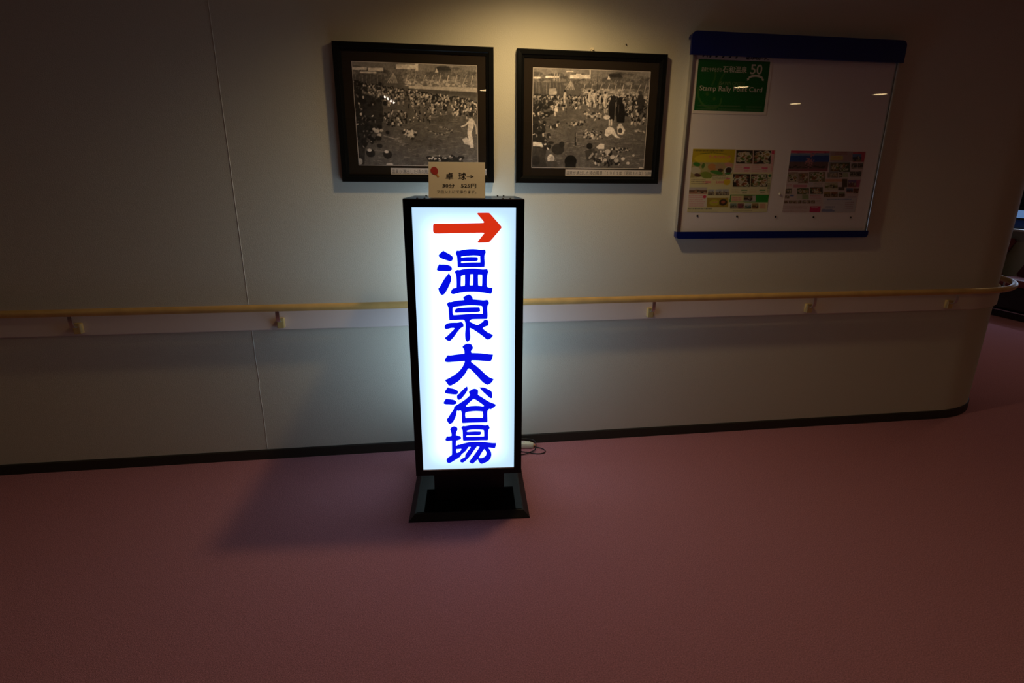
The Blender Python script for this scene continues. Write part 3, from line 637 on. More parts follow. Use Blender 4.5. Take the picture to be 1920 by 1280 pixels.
def paint_photo_a():
    L, T = 240, 225
    c = Canvas(250, 208, [(240, 225), (1180, 248), (1178, 1000), (290, 1000)], tone(.11)); rng = c.rng
    water(c, L, T, 240)
    common(c, L, T, dict(white=[(325, 490, 18, 52), (470, 492, 8, 62), (0, 110, 40, 60), (120, 232, 44, 68), (60, 180, 72, 84)], house=(618, 42), fence=(238, 92), tent=(245, 78), dy=0))
    for _ in range(520):                                   # crowd along the far bank
        x = rng.uniform(0, 940); y = 168 + x * 0.150 + min(abs(rng.normal(0, 1)) * 52, 125) - 18
        person(c, rng, L + x, T + y, rng.uniform(12, 20) + x * .004, rng.random() < .32)
    c.poly([(240, 440), (420, 480), (470, 560), (460, 700), (340, 800), (330, 1010), (230, 1010)], tone(.022), .85)
    for _ in range(150):                                   # dark crowd on the left bank
        x, y = L + abs(rng.normal(0, 95)), T + rng.uniform(150, 640)
        c.ell(x, y, rng.uniform(10, 22), rng.uniform(10, 22), tone(rng.uniform(.012, .03)))
        if rng.random() < .5: c.ell(x + rng.uniform(-15, 15), y + rng.uniform(-5, 15), rng.uniform(2.5, 6), rng.uniform(6, 15), tone(rng.choice([.1, .2, .35, .6])), rng.uniform(-1.5, 1.5))
    for _ in range(46):                                    # group sitting in the water
        person(c, rng, rng.uniform(480, 640), rng.uniform(590, 690), rng.uniform(14, 24), rng.random() < .5)
    for _ in range(26): person(c, rng, rng.uniform(640, 830), rng.uniform(570, 670), rng.uniform(8, 16), rng.random() < .5)
    for _ in range(60): c.ell(665 + rng.normal(0, 24), 748 + rng.normal(0, 17), rng.uniform(4, 9), rng.uniform(6, 13), tone(rng.choice([.05, .25, .5, .62, .62])), rng.uniform(-1, 1))
    for x, y in ((620, 745), (705, 760), (685, 790)): c.ell(x, y, 14, 11, tone(.03))
    for t in np.linspace(0, 1, 34):                        # string of floats
        c.ell(800 + 185 * t, 720 + 34 * math.sin(t * 3.0) + 6 * math.sin(t * 23), 6, 4, tone(.30 if rng.random() < .5 else .04))
    for t in np.linspace(0, 1, 16): c.ell(890 + 95 * t, 700 + 42 * t * t, 6, 4, tone(.32 if rng.random() < .5 else .04))
    c.poly([(1060, 790), (1090, 775), (1120, 800), (1125, 840), (1075, 825)], tone(.5))
    c.poly([(1115, 630), (1148, 640), (1150, 690), (1132, 740), (1142, 800), (1148, 858), (1122, 856), (1112, 800), (1100, 745), (1106, 690)], tone(.60))   # wading figure
    c.line([(1118, 650), (1085, 685), (1052, 698)], 11, tone(.55)); c.line([(1148, 650), (1168, 700), (1172, 750)], 11, tone(.5)); c.ell(1130, 602, 17, 20, tone(.02))
    for x, y, w in ((420, 735, 20), (455, 730, 13), (440, 765, 15), (400, 722, 12)): c.ell(x, y, w, w * .8, tone(.5))
    c.ell(432, 790, 26, 18, tone(.02)); c.line([(470, 770), (560, 795), (580, 790)], 7, tone(.4), .7)
    for x, y, r in ((375, 905, 34), (500, 915, 34)): c.ell(x, y, r, r * .95, tone(.02)); c.ell(x - 8, y - 22, 16, 11, tone(.55))
    for _ in range(40): c.ell(rng.uniform(800, 1060), rng.normal(948, 10), rng.uniform(10, 26), rng.uniform(8, 14), tone(rng.uniform(.012, .03)))
    for _ in range(16): c.ell(rng.uniform(810, 1060), rng.normal(940, 10), rng.uniform(5, 10), rng.uniform(4, 8), tone(rng.uniform(.3, .6)))
    c.ell(515, 992, 26, 10, tone(.5)); c.ell(300, 970, 16, 24, tone(.4))
    c.noise(1.0, [(240, 200, .12), (110, 92, .10), (45, 38, .12), (9, 8, .12)])
    return c

def paint_photo_b():
    L, T = 207, 248
    c = Canvas(250, 208, [(210, 248), (1148, 270), (1098, 1045), (207, 1043)], tone(.095)); rng = c.rng
    water(c, L, T, 250)
    common(c, L, T, dict(white=[(292, 455, 50, 80), (340, 380, 42, 56), (446, 456, 5, 80), (100, 205, 62, 78), (262, 318, 22, 30), (0, 60, 70, 84)], house=(588, 52), fence=(232, 112), tent=(238, 92), dy=30))
    c.line([(720, 262), (716, 420)], 5, tone(.03)); c.rect(335, 405, 390, 455, tone(.34)); c.rect(370, 425, 395, 450, tone(.55))
    for x in (375, 395, 415): c.line([(x, 350), (x + 3, 290)], 6, tone(.4))
    for _ in range(430):
        x = rng.uniform(0, 930); y = 222 + min(abs(rng.normal(0, 1)) * 46, 110)
        person(c, rng, L + x, T + y, rng.uniform(12, 20), rng.random() < .34)
    c.poly([(480, 590), (800, 570), (1110, 600), (1110, 700), (700, 700), (470, 660)], tone(.12), .75)
    for x, y, h in ((655, 470, 46), (695, 475, 46), (782, 500, 62), (460, 475, 50), (740, 490, 40)):
        c.ell(x, y, h * .24, h * .9, tone(.58)); c.ell(x + 6, y + 6, h * .08, h * .6, tone(.2)); c.ell(x, y - h - 2, 9, 11, tone(.015)); c.line([(x - 4, y + h), (x - 4, y + h + 34)], 9, tone(.45)); c.line([(x + 9, y + h), (x + 9, y + h + 30)], 9, tone(.4))
    c.poly([(822, 490), (850, 478), (872, 500), (875, 600), (852, 655), (815, 650), (808, 560)], tone(.014)); c.line([(868, 508), (862, 590), (858, 660)], 5, tone(.20)); c.ell(850, 474, 20, 20, tone(.015))   # two figures in dark coats
    c.poly([(876, 515), (905, 495), (935, 525), (945, 600), (938, 670), (876, 668), (870, 590)], tone(.010)); c.ell(890, 560, 4, 40, tone(.05)); c.ell(902, 488, 21, 21, tone(.012))
    for x in (818, 834): c.line([(x, 645), (x - 2, 695)], 11, tone(.6))
    c.poly([(1045, 455), (1078, 440), (1105, 500), (1085, 570), (1050, 575), (1040, 520)], tone(.03)); c.ell(1066, 432, 15, 17, tone(.05)); c.line([(1050, 560), (1052, 605)], 10, tone(.03))
    for _ in range(40): person(c, rng, rng.uniform(950, 1110), rng.uniform(540, 680), rng.uniform(16, 26), rng.random() < .4)
    c.poly([(205, 560), (260, 640), (290, 800), (320, 900), (300, 1050), (200, 1050)], tone(.025), .8)
    for _ in range(90):
        x, y = 207 + abs(rng.normal(0, 60)), rng.uniform(500, 880)
        c.ell(x, y, rng.uniform(12, 24), rng.uniform(12, 24), tone(rng.uniform(.012, .03)))
        if rng.random() < .5: c.ell(x + rng.uniform(-14, 14), y + rng.uniform(-4, 14), rng.uniform(3, 7), rng.uniform(6, 16), tone(rng.choice([.1, .2, .35, .6])), rng.uniform(-1.5, 1.5))
    for x, y, s in ((392, 600, 34), (408, 690, 26), (300, 770, 26), (262, 600, 26), (455, 560, 26)):
        c.ell(x, y, s * .34, s * .8, tone(.40), .4); c.ell(x + 8, y + 6, s * .3, s * .6, tone(.12), -.4); c.ell(x - 8, y + 4, s * .18, s * .5, tone(.6), -.2); c.ell(x, y - s * .8, s * .45, s * .4, tone(.015 if s < 30 else .6))
    for cx_, cy_, n, w, h in ((560, 675, 70, 60, 22), (690, 770, 90, 66, 34), (690, 610, 60, 90, 26), (920, 885, 50, 60, 16), (1060, 735, 30, 40, 12)):
        for _ in range(n): c.ell(cx_ + rng.normal(0, w * .5), cy_ + rng.normal(0, h * .5), rng.uniform(5, 13), rng.uniform(4, 9), tone(rng.choice([.02, .03, .16, .35, .5])), rng.uniform(-1, 1))
    c.poly([(785, 730), (815, 700), (850, 715), (880, 775), (905, 795), (870, 790), (835, 760), (800, 785), (780, 770)], tone(.62))       # crouching figures
    c.poly([(880, 700), (925, 695), (945, 730), (925, 770), (885, 760)], tone(.55)); c.ell(905, 735, 18, 22, tone(.05)); c.ell(905, 690, 16, 14, tone(.5)); c.ell(795, 628, 26, 17, tone(.62))
    c.line([(549, 755), (549, 860)], 13, tone(.02)); c.line([(553, 755), (553, 830)], 3, tone(.3))
    c.poly([(712, 870), (745, 840), (778, 845), (776, 885), (730, 885)], tone(.6)); c.ell(660, 862, 25, 26, tone(.012)); c.poly([(620, 900), (700, 880), (715, 960), (640, 985)], tone(.05)); c.line([(690, 920), (655, 965)], 16, tone(.3))
    c.poly([(215, 830), (280, 835), (295, 870), (215, 865)], tone(.6)); c.poly([(215, 870), (290, 880), (330, 1045), (210, 1045)], tone(.05)); c.ell(238, 985, 34, 42, tone(.03))
    c.ell(410, 890, 50, 44, tone(.03)); c.ell(440, 850, 22, 24, tone(.02)); c.ell(355, 968, 28, 35, tone(.60)); c.ell(362, 975, 18, 26, tone(.40)); c.poly([(330, 990), (400, 985), (430, 1045), (320, 1045)], tone(.07))
    c.ell(510, 988, 49, 50, tone(.010)); c.rect(468, 990, 552, 1046, tone(.012))
    for _ in range(46): person(c, rng, rng.uniform(690, 900), rng.uniform(920, 1020), rng.uniform(14, 26), rng.random() < .5)
    for x, y, r in ((875, 978, 20), (845, 950, 20), (805, 905, 22), (785, 975, 16), (1015, 935, 10), (930, 965, 16), (970, 1000, 14)): c.ell(x, y, r, r * .85, tone(.5))
    c.ell(1075, 1040, 16, 10, tone(.5))
    c.noise(1.0, [(240, 200, .12), (110, 92, .10), (45, 38, .12), (9, 8, .12)])
    return c

CAPTION = '温泉が湧出した頃の風景（１９６１年（昭和３６年）当時）'
def framed(x0, x1, z0, z1, ph, cap, canvas, label, mw=0.036, dep=0.026):
    t = empty('framed_photograph', ((x0 + x1) / 2, 0, z0)); ox, oz = (x0 + x1) / 2, z0
    tag(t, label, 'framed photo', 'framed photographs on the wall')
    yb, yf = -0.004, -0.004 - dep
    bm = bmesh.new()
    o_ = [(x0 - ox, 0), (x1 - ox, 0), (x1 - ox, z1 - oz), (x0 - ox, z1 - oz)]
    def inset(d): return [(o_[0][0] + d, d), (o_[1][0] - d, d), (o_[2][0] - d, z1 - oz - d), (o_[3][0] + d, z1 - oz - d)]
    R = [[bm.verts.new((x, y, z)) for x, z in r] for r, y in ((o_, yb), (o_, yf + .004), (inset(.004), yf), (inset(mw * .62), yf + .002), (inset(mw * .72), yf + .007), (inset(mw), yf + .010), (inset(mw), yb))]
    for A, B in zip(R, R[1:] + R[:1]):
        for k in range(4): bm.faces.new((A[k], A[(k + 1) % 4], B[(k + 1) % 4], B[k]))
    obj_bm('moulding', bm, M['frame'], t)
    i_ = inset(mw - .002); ym = yf + .014
    box_obj('mount', (i_[0][0], i_[1][0], ym, yb, i_[0][1], i_[2][1]), M['mount'], t)
    p = canvas.sheet('photograph', ph[0] - ox, ph[1] - ox, ph[2] - oz, ph[3] - oz, ym - .0008, M['photo'], t)
    bm = bmesh.new(); e = .0022
    a, b, c_, d = ph[0] - ox, ph[1] - ox, ph[2] - oz, ph[3] - oz
    for q in ((a - e, b + e, c_ - e, c_), (a - e, b + e, d, d + e), (a - e, a, c_, d), (b, b + e, c_, d)): box(bm, q[0], q[1], ym - .0012, ym - .0002, q[2], q[3])
    obj_bm('white_border', bm, M['strip'], p)
    s = box_obj('caption_strip', (cap[0] - ox, cap[1] - ox, ym - .0012, ym - .0003, cap[2] - oz, cap[3] - oz), M['strip'], t)
    lettering(CAPTION, cap[0] - ox + .004, cap[1] - ox - .003, cap[2] - oz + .006, cap[3] - oz - .006, ym - .0015, M['greyink'], s)
    box_obj('glazing', (i_[0][0], i_[1][0], yf + .0105, yf + .0120, i_[0][1], i_[2][1]), M['glass'], t)
    return t
framed(-0.4225, 0.3025, 1.445, 2.047, (-0.341, 0.2235, 1.523, 1.967), (-0.195, 0.267, 1.478, 1.5105), paint_photo_a(),
       'left black-framed monochrome photograph of a crowd bathing, partly behind the small cream card')
framed(0.4125, 1.152, 1.445, 2.047, (0.493, 1.072, 1.520, 1.968), (0.664, 1.124, 1.480, 1.5115), paint_photo_b(),
       'right black-framed monochrome photograph of a crowd bathing, next to the noticeboard')
bm = bmesh.new(); bmesh.ops.create_cone(bm, cap_ends=True, segments=16, radius1=0.009, radius2=0.006, depth=0.014, matrix=Matrix.Translation((0, -0.0075, 0)) @ Matrix.Rotation(math.pi / 2, 4, 'X'))
box(bm, -0.006, 0.006, -0.010, -0.0005, -0.014, 0.0)
h = obj_bm('picture_hook', bm, M['hook'], None, (0.779, 0, 2.060)); tag(h, 'small pale wall hook above the right framed photograph', 'hook')
bm = bmesh.new(); bmesh.ops.create_cone(bm, cap_ends=True, segments=10, radius1=0.0028, radius2=0.0028, depth=0.006, matrix=Matrix.Translation((0, -0.003, 0)) @ Matrix.Rotation(math.pi / 2, 4, 'X'))
h = obj_bm('nail', bm, M['screw'], None, (0.946, 0, 2.087)); tag(h, 'tiny dark nail in the wall above the right framed photograph', 'nail')

# ------------------------------------------------------------------ noticeboard
NB = empty('noticeboard', (1.84, 0, 1.16)); ox, oz = 1.84, 1.16
tag(NB, 'white wall noticeboard with deep blue header and thin blue bottom bar', 'noticeboard')
def rounded(x0, x1, z0, z1, r, corners):
    out = []
    for key, cx_, cz_, a0_ in (('bl', x0, z0, 180), ('br', x1, z0, 270), ('tr', x1, z1, 0), ('tl', x0, z1, 90)):
        if key in corners:
            mx = cx_ + (r if 'l' in key else -r); mz = cz_ + (r if 'b' in key else -r)
            for k in range(7): a = math.radians(a0_ + 90 * k / 6); out.append((mx + r * math.cos(a), mz + r * math.sin(a)))
        else: out.append((cx_, cz_))
    return out
bx0, bx1, bzb, bzt = 1.276 - ox, 2.407 - ox, 1.165 - oz, 2.14 - oz
box_obj('panel', (bx0 + .012, bx1 - .012, -0.020, -0.002, bzb + .03, bzt - .02), M['wboard'], NB)
for nm, xa, xb in (('side_trim', bx0, bx0 + .011), ('side_trim', bx1 - .011, bx1)):
    bm = bmesh.new(); box(bm, xa, xb, -0.031, -0.001, bzb + .034, bzt - .02, bevel=.002); box(bm, xa + .014 if xa < 0 else xa - .006, xa + .017 if xa < 0 else xa - .003, -0.0235, -0.0202, bzb + .034, bzt - .02)
    obj_bm(nm, bm, M['alu'], NB)
bm = bmesh.new(); prism(bm, rounded(bx0, bx1, bzb, bzb + .036, .016, ('bl', 'br')), 'y', -0.034, -0.001)
obj_bm('bottom_bar', bm, M['navy'], NB)
bm = bmesh.new(); hx0, hx1, hz0, hz1 = 1.258 - ox, 2.414 - ox, 2.047 - oz, 2.150 - oz
prism(bm, rounded(hx0, hx1, hz0, hz1, .026, ('tl', 'tr')), 'y', -0.047, -0.0325)
prism(bm, rounded(hx0 + .004, hx1 - .004, hz1 - .03, hz1 - .003, .02, ('tl', 'tr')), 'y', -0.0325, -0.001)
obj_bm('header', bm, M['navy'], NB)
box_obj('clear_cover', (bx0 + .0125, bx1 - .0125, -0.0285, -0.0265, bzb + .037, hz1 - .034), M['acrylic'], NB)
bm = bmesh.new(); bmesh.ops.create_cone(bm, cap_ends=True, segments=12, radius1=0.0055, radius2=0.004, depth=0.004, matrix=Matrix.Translation((0, -0.0225, 0)) @ Matrix.Rotation(math.pi / 2, 4, 'X'))
stud = bpy.data.meshes.new('stud'); bm.to_mesh(stud); bm.free(); stud.materials.append(M['screw'])
for k in range(5): new_obj('stud', stud, None, NB, (1.389 + k * .2255 - ox, 0, 1.283 - k * .0026 - oz))
bm = bmesh.new(); bmesh.ops.create_uvsphere(bm, u_segments=12, v_segments=8, radius=0.006)
h = obj_bm('push_pin', bm, M['hook'], None, (1.842, -0.0255, 1.398), smooth=True); tag(h, 'small pale round pin on the noticeboard between the two colourful flyers', 'pin')
bpy.data.objects['push_pin'].data.transform(Matrix.Diagonal((1, .7, 1, 1)))

# green poster
gx0, gx1, gz0, gz1 = 1.306, 1.707, 1.786, 2.105
GP = box_obj('poster', (gx0 - 1.5, gx1 - 1.5, -0.0012, 0, 0, gz1 - gz0), M['paper'], None); GP.location = (1.5, -0.0205, gz0)
tag(GP, 'green stamp rally poster with white lettering at the top left of the noticeboard', 'poster')
rx0, rx1, rz0, rz1 = 1.313 - 1.5, 1.692 - 1.5, 1.800 - gz0, 2.033 - gz0
def gu(u): return rx0 + u * (rx1 - rx0)
def gv(v): return rz1 - v * (rz1 - rz0)
c = Canvas(160, 100, [(0, 0), (1000, 0), (1000, 610), (0, 610)], (0.004, 0.085, 0.011)); pale = (0.040, 0.125, 0.022)
for pts, w in (([(235, 110), (250, 180), (245, 240), (215, 310)], 22), ([(415, 110), (360, 180), (330, 240), (300, 330)], 24), ([(35, 330), (40, 420), (75, 490), (130, 540), (220, 570), (320, 560), (360, 520), (370, 450)], 26)):
    c.line([(p.x, p.y) for p in smooth_pts([(a, b, 0) for a, b in pts], 6)], w, pale)
c.ell(165, 405, 20, 26, pale); c.ell(270, 460, 18, 22, pale); c.line([(470, 250), (430, 280)], 14, pale)
for y, segs in ((545, ((40, 330), (365, 650), (730, 960))), (585, ((40, 320), (345, 690), (730, 950)))):
    for a, b in segs:
        x = a
        while x < b:
            w = c.rng.uniform(6, 14); c.rect(x, y - 9, min(x + w, b), y + 9, (0.06, 0.12, 0.05)); x += w + 5
gs = c.sheet('green_field', rx0, rx1, rz0, rz1, -0.0015, M['print'], GP)
for s, u0, u1, v0, v1, bo, mm in (('Stamp Rally Point Card', .05, .935, .505, .635, .012, 'whiteink'), ('ISAWA ONSEN', .32, .675, .415, .485, .0, 'paleink'), ('石和温泉', .345, .685, .11, .24, .01, 'whiteink'), ('温泉とやすらぎの', .05, .33, .15, .235, .0, 'whiteink'), ('50', .735, .90, .06, .255, .014, 'whiteink')):
    lettering(s, gu(u0), gu(u1), gv(v1), gv(v0), -0.0018, M[mm], gs, bold=bo)
bm = bmesh.new(); up, dn = [], []
for k in range(13):
    t = k / 12; x = gu(.72 + .20 * t); z = gv(.325) + .010 * (1 - (2 * t - 1) ** 2)
    up.append(bm.verts.new((x, -0.0018, z + .005))); dn.append(bm.verts.new((x, -0.0018, z - .005)))
for k in range(12): bm.faces.new((dn[k], dn[k + 1], up[k + 1], up[k]))
for sx_, k in ((-1, 0), (1, 12)):
    x, z = up[k].co.x, up[k].co.z - .005
    bm.faces.new([bm.verts.new((x + sx_ * a, -0.0017, z + b)) for a, b in ((-.004, -.002), (.009, -.004), (.005, -.009), (.009, -.014), (-.004, -.010))])
obj_bm('ribbon', bm, M['whiteink'], gs)
lettering('スタンプラリー協賛施設', 1.330 - 1.5, 1.690 - 1.5, 2.0375 - gz0, 2.085 - gz0, -0.0015, M['ink'], GP, bold=.03)

# two flyers
def food(c, x0, y0, x1, y1, n=26, dark=(.03, .022, .015)):
    c.rect(x0, y0, x1, y1, dark); w, h = x1 - x0, y1 - y0; r = c.rng
    for _ in range(n):
        x, y = x0 + w * r.uniform(.1, .9), y0 + h * r.uniform(.15, .9); s = min(w, h) * r.uniform(.06, .17)
        if x - s * 1.4 < x0 or x + s * 1.4 > x1 or y - s < y0 or y + s > y1: continue
        k = r.random()
        if k < .4: c.ell(x, y, s * 1.4, s, (.62, .56, .46)); c.ell(x, y, s, s * .65, [(.30, .10, .03), (.10, .16, .03), (.35, .22, .06), (.05, .03, .02)][r.integers(4)])
        else: c.ell(x, y, s, s * .8, [(.35, .22, .10), (.10, .13, .03), (.45, .40, .30), (.20, .06, .03)][r.integers(4)], r.uniform(-1, 1))
def scene_photo(c, x0, y0, x1, y1, sky, mid, low):
    h = y1 - y0; c.rect(x0, y0, x1, y1, mid); c.rect(x0, y0, x1, y0 + h * .4, sky); c.rect(x0, y0 + h * .75, x1, y1, low)
    for _ in range(10): c.ell(x0 + (x1 - x0) * c.rng.uniform(.12, .88), y0 + h * c.rng.uniform(.35, .85), (x1 - x0) * .08, h * .10, [mid, low, (.05, .04, .03), (.35, .28, .2)][c.rng.integers(4)])
def text_rows(c, x0, y0, x1, y1, n, col, ht=.5):
    for k in range(n):
        y = y0 + (y1 - y0) * (k + .5) / n; hh = (y1 - y0) / n * ht / 2; x = x0; e = x1 - (x1 - x0) * c.rng.uniform(0, .25)
        while x < e:
            w = c.rng.uniform(6, 22); c.rect(x, y - hh, min(x + w, e), y + hh, col, .8); x += w + 6
def flyer_a():
    c = Canvas(170, 132, [(220, 150), (1460, 160), (1355, 1105), (155, 1105)], (.66, .60, .34)); PK = (.62, .16, .24); GN = (.03, .24, .03)
    c.poly([(220, 150), (855, 155), (838, 360), (200, 350)], (.46, .33, .02)); c.ell(520, 300, 270, 80, (.62, .47, .03), 0, .8); c.line([(330, 225), (520, 210), (720, 228)], 9, (.10, .13, .02))
    text_rows(c, 245, 165, 690, 195, 1, (.07, .06, .03), .7)
    c.poly([(200, 350), (838, 355), (815, 530), (190, 580)], (.40, .33, .14))
    for x, y, rx, ry, q in ((285, 380, 55, 30, (.05, .20, .03)), (270, 470, 75, 55, (.55, .48, .34)), (400, 430, 60, 60, (.42, .40, .16)), (515, 420, 70, 50, (.50, .22, .07)), (620, 420, 60, 50, (.42, .28, .16)), (430, 540, 90, 50, (.20, .26, .04)), (580, 500, 100, 26, (.07, .22, .04)), (640, 465, 40, 26, (.08, .05, .03)), (300, 540, 50, 26, (.10, .04, .03)), (380, 400, 24, 40, (.09, .17, .03)), (760, 385, 66, 34, (.55, .26, .20))): c.ell(x, y, rx, ry, q, .2)
    c.ell(755, 475, 62, 66, (.6, .56, .5)); c.ell(760, 465, 50, 46, (.05, .03, .02)); c.ell(750, 515, 46, 16, (.05, .18, .04))
    c.rect(185, 590, 810, 690, (.68, .58, .30)); text_rows(c, 210, 590, 480, 680, 3, (.12, .10, .07), .4); text_rows(c, 520, 530, 760, 610, 3, (.14, .11, .08), .4)
    c.ell(740, 640, 52, 48, (.66, .44, .03)); c.ell(755, 590, 36, 12, PK)
    c.rect(172, 770, 445, 1025, (.66, .56, .46)); scene_photo(c, 178, 722, 448, 822, (.44, .38, .36), (.16, .08, .05), (.40, .20, .12))
    text_rows(c, 180, 830, 400, 890, 2, PK, .6); c.ell(412, 865, 26, 26, (.60, .04, .10)); text_rows(c, 185, 895, 430, 1020, 4, PK, .35)
    for k, x in enumerate((460, 572, 676)): scene_photo(c, x, 750, x + 98, 842, (.40, .40, .40), (.28, .22, .16), (.12, .09, .06))
    c.rect(448, 880, 768, 1025, (.36, .25, .04)); c.ell(560, 955, 76, 46, (.46, .40, .04)); c.ell(690, 950, 62, 50, (.05, .03, .02)); c.ell(690, 945, 30, 22, (.36, .10, .05)); text_rows(c, 520, 935, 620, 965, 1, PK, .6)
    text_rows(c, 178, 1035, 530, 1062, 1, (.05, .06, .10), .8); text_rows(c, 178, 1066, 670, 1098, 2, (.25, .22, .15), .4)
    c.poly([(862, 160), (1460, 162), (1420, 500), (830, 498)], (.62, .44, .38)); food(c, 868, 170, 1118, 365, 60); food(c, 1130, 172, 1392, 368, 60)
    c.rect(1405, 170, 1446, 225, (.60, .05, .12)); text_rows(c, 1402, 235, 1440, 480, 9, PK, .7)
    text_rows(c, 860, 385, 975, 490, 4, PK, .3); text_rows(c, 1110, 385, 1250, 490, 4, PK, .3)
    for x in (985, 1258): c.rect(x, 420, x + 92, 440, (.60, .04, .14)); text_rows(c, x + 15, 455, x + 92, 485, 1, PK, .8)
    c.poly([(825, 510), (1415, 515), (1385, 825), (795, 820)], (.64, .58, .36)); food(c, 828, 520, 1088, 712, 60); food(c, 1098, 520, 1352, 712, 60)
    c.ell(1385, 545, 24, 24, (.03, .13, .04)); text_rows(c, 1355, 575, 1400, 800, 9, (.12, .18, .08), .7)
    for x in (958, 1232): c.rect(x, 755, x + 92, 772, (.02, .20, .05)); text_rows(c, x + 15, 790, x + 88, 815, 1, (.15, .14, .08), .8)
    text_rows(c, 815, 745, 930, 815, 3, (.45, .30, .10), .3); text_rows(c, 1080, 745, 1205, 815, 3, (.55, .28, .14), .3)
    c.poly([(795, 830), (1385, 832), (1368, 950), (780, 948)], GN); c.rect(805, 845, 998, 940, (.62, .50, .26)); text_rows(c, 820, 865, 970, 930, 2, PK, .6)
    scene_photo(c, 1002, 845, 1130, 940, (.20, .14, .08), (.05, .03, .02), (.40, .36, .36)); c.rect(1130, 845, 1180, 940, (.45, .42, .38))
    for k in range(4): scene_photo(c, 795 + k * 110, 965, 895 + k * 110, 1052, [(.20, .25, .2), (.2, .08, .08), (.42, .46, .48), (.3, .2, .08)][k], [(.06, .06, .04), (.20, .05, .08), (.10, .16, .14), (.12, .06, .02)][k], [(.3, .25, .18), (.24, .14, .10), (.06, .09, .08), (.3, .14, .05)][k])
    c.rect(1238, 965, 1335, 1052, (.60, .38, .24)); text_rows(c, 1250, 975, 1325, 1040, 3, (.55, .18, .12), .4); text_rows(c, 840, 1070, 1210, 1092, 1, (.25, .22, .14), .5)
    return c
def flyer_b():
    c = Canvas(170, 132, [(260, 165), (1390, 200), (1215, 1110), (130, 1110)], (.56, .44, .42)); RD = (.50, .05, .10); NV = (.05, .10, .30)
    c.poly([(260, 165), (842, 182), (838, 212), (255, 205)], (.58, .06, .13))
    c.poly([(252, 208), (838, 215), (805, 480), (220, 475)], (.14, .08, .08)); c.poly([(252, 208), (838, 215), (830, 345), (240, 335)], (.03, .07, .24)); c.poly([(252, 210), (838, 217), (836, 250), (250, 245)], (.16, .22, .34))
    c.poly([(228, 440), (810, 440), (805, 480), (220, 475)], (.24, .08, .09))
    for _ in range(46): c.ell(545 + c.rng.normal(0, 34), 330 + c.rng.normal(0, 42), c.rng.uniform(5, 14), c.rng.uniform(5, 14), (.42, .17, .19))
    for _ in range(30): c.ell(c.rng.uniform(240, 810), c.rng.normal(415, 10), 20, 8, (.05, .04, .03))
    food(c, 215, 490, 365, 640, 26, (.30, .22, .18)); food(c, 370, 500, 520, 660, 26, (.25, .16, .12)); food(c, 530, 490, 770, 640, 60, (.16, .13, .07))
    c.rect(300, 680, 500, 722, (.50, .20, .24)); text_rows(c, 205, 670, 290, 710, 2, RD, .4); c.rect(520, 640, 590, 700, (.48, .42, .46)); text_rows(c, 600, 650, 740, 710, 3, (.12, .18, .12), .4)
    food(c, 185, 740, 275, 820, 20, (.12, .09, .07)); food(c, 355, 735, 530, 825, 40, (.06, .08, .03)); food(c, 545, 720, 735, 825, 40, (.05, .05, .03))
    food(c, 178, 845, 240, 890, 12, (.14, .10, .08)); c.rect(250, 835, 305, 858, NV); c.rect(345, 835, 425, 905, (.46, .42, .32)); c.rect(428, 830, 525, 905, (.24, .28, .14)); text_rows(c, 545, 840, 720, 905, 3, RD, .4)
    for k in range(7): food(c, 165 + k * 66, 920, 222 + k * 66, 968, 10, (.14, .08, .05))
    text_rows(c, 640, 915, 710, 970, 3, (.3, .2, .25), .4); text_rows(c, 150, 1000, 520, 1100, 5, (.40, .24, .24), .4); c.poly([(545, 1012), (705, 1012), (692, 1108), (535, 1108)], (.50, .04, .12)); text_rows(c, 565, 1020, 680, 1050, 1, (.6, .5, .5), .4)
    c.rect(845, 190, 1190, 340, (.36, .24, .24)); c.rect(850, 255, 1040, 320, (.50, .40, .14)); text_rows(c, 920, 200, 1160, 245, 2, (.30, .05, .05), .5); text_rows(c, 870, 265, 1020, 315, 2, (.55, .22, .12), .5)
    c.rect(1190, 205, 1385, 350, (.48, .08, .12)); scene_photo(c, 1185, 235, 1320, 345, (.10, .16, .30), (.03, .05, .10), (.20, .14, .08))
    c.rect(830, 345, 1150, 500, (.24, .24, .24)); food(c, 850, 365, 985, 480, 26, (.14, .09, .05)); food(c, 985, 365, 1140, 495, 26, (.05, .07, .03))
    for x, y in ((1165, 370), (1262, 370), (1140, 490), (1232, 490)): scene_photo(c, x, y, x + 88, y + 80, (.12, .10, .09), (.05, .05, .04), (.3, .24, .2))
    food(c, 805, 500, 965, 578, 26, (.2, .18, .15)); food(c, 975, 510, 1030, 575, 10); c.rect(1035, 505, 1120, 575, (.34, .36, .22))
    c.rect(775, 600, 1030, 640, (.58, .28, .18)); scene_photo(c, 765, 650, 960, 765, (.42, .36, .24), (.16, .15, .06), (.50, .44, .32)); c.rect(1025, 598, 1105, 725, (.08, .05, .03)); c.rect(965, 720, 1060, 770, (.10, .07, .05))
    c.rect(1115, 615, 1310, 725, (.40, .10, .18)); scene_photo(c, 1112, 618, 1240, 720, (.16, .10, .22), (.14, .06, .09), (.2, .08, .06))
    scene_photo(c, 1090, 740, 1190, 805, (.10, .13, .22), (.05, .06, .09), (.30, .10, .06)); scene_photo(c, 1195, 745, 1285, 815, (.14, .05, .03), (.20, .06, .03), (.1, .05, .02))
    for k, q in enumerate(((.30, .18, .05), (.26, .09, .04), (.26, .28, .18))): scene_photo(c, 752 + k * 108, 795, 850 + k * 108, 872, q, (.08, .05, .03), (.18, .10, .04))
    c.rect(740, 885, 1245, 1105, (.52, .48, .50)); text_rows(c, 800, 898, 1230, 918, 1, NV, .8); text_rows(c, 755, 935, 1040, 1000, 3, (.40, .34, .38), .3); text_rows(c, 765, 1010, 935, 1035, 1, (.10, .12, .22), .8)
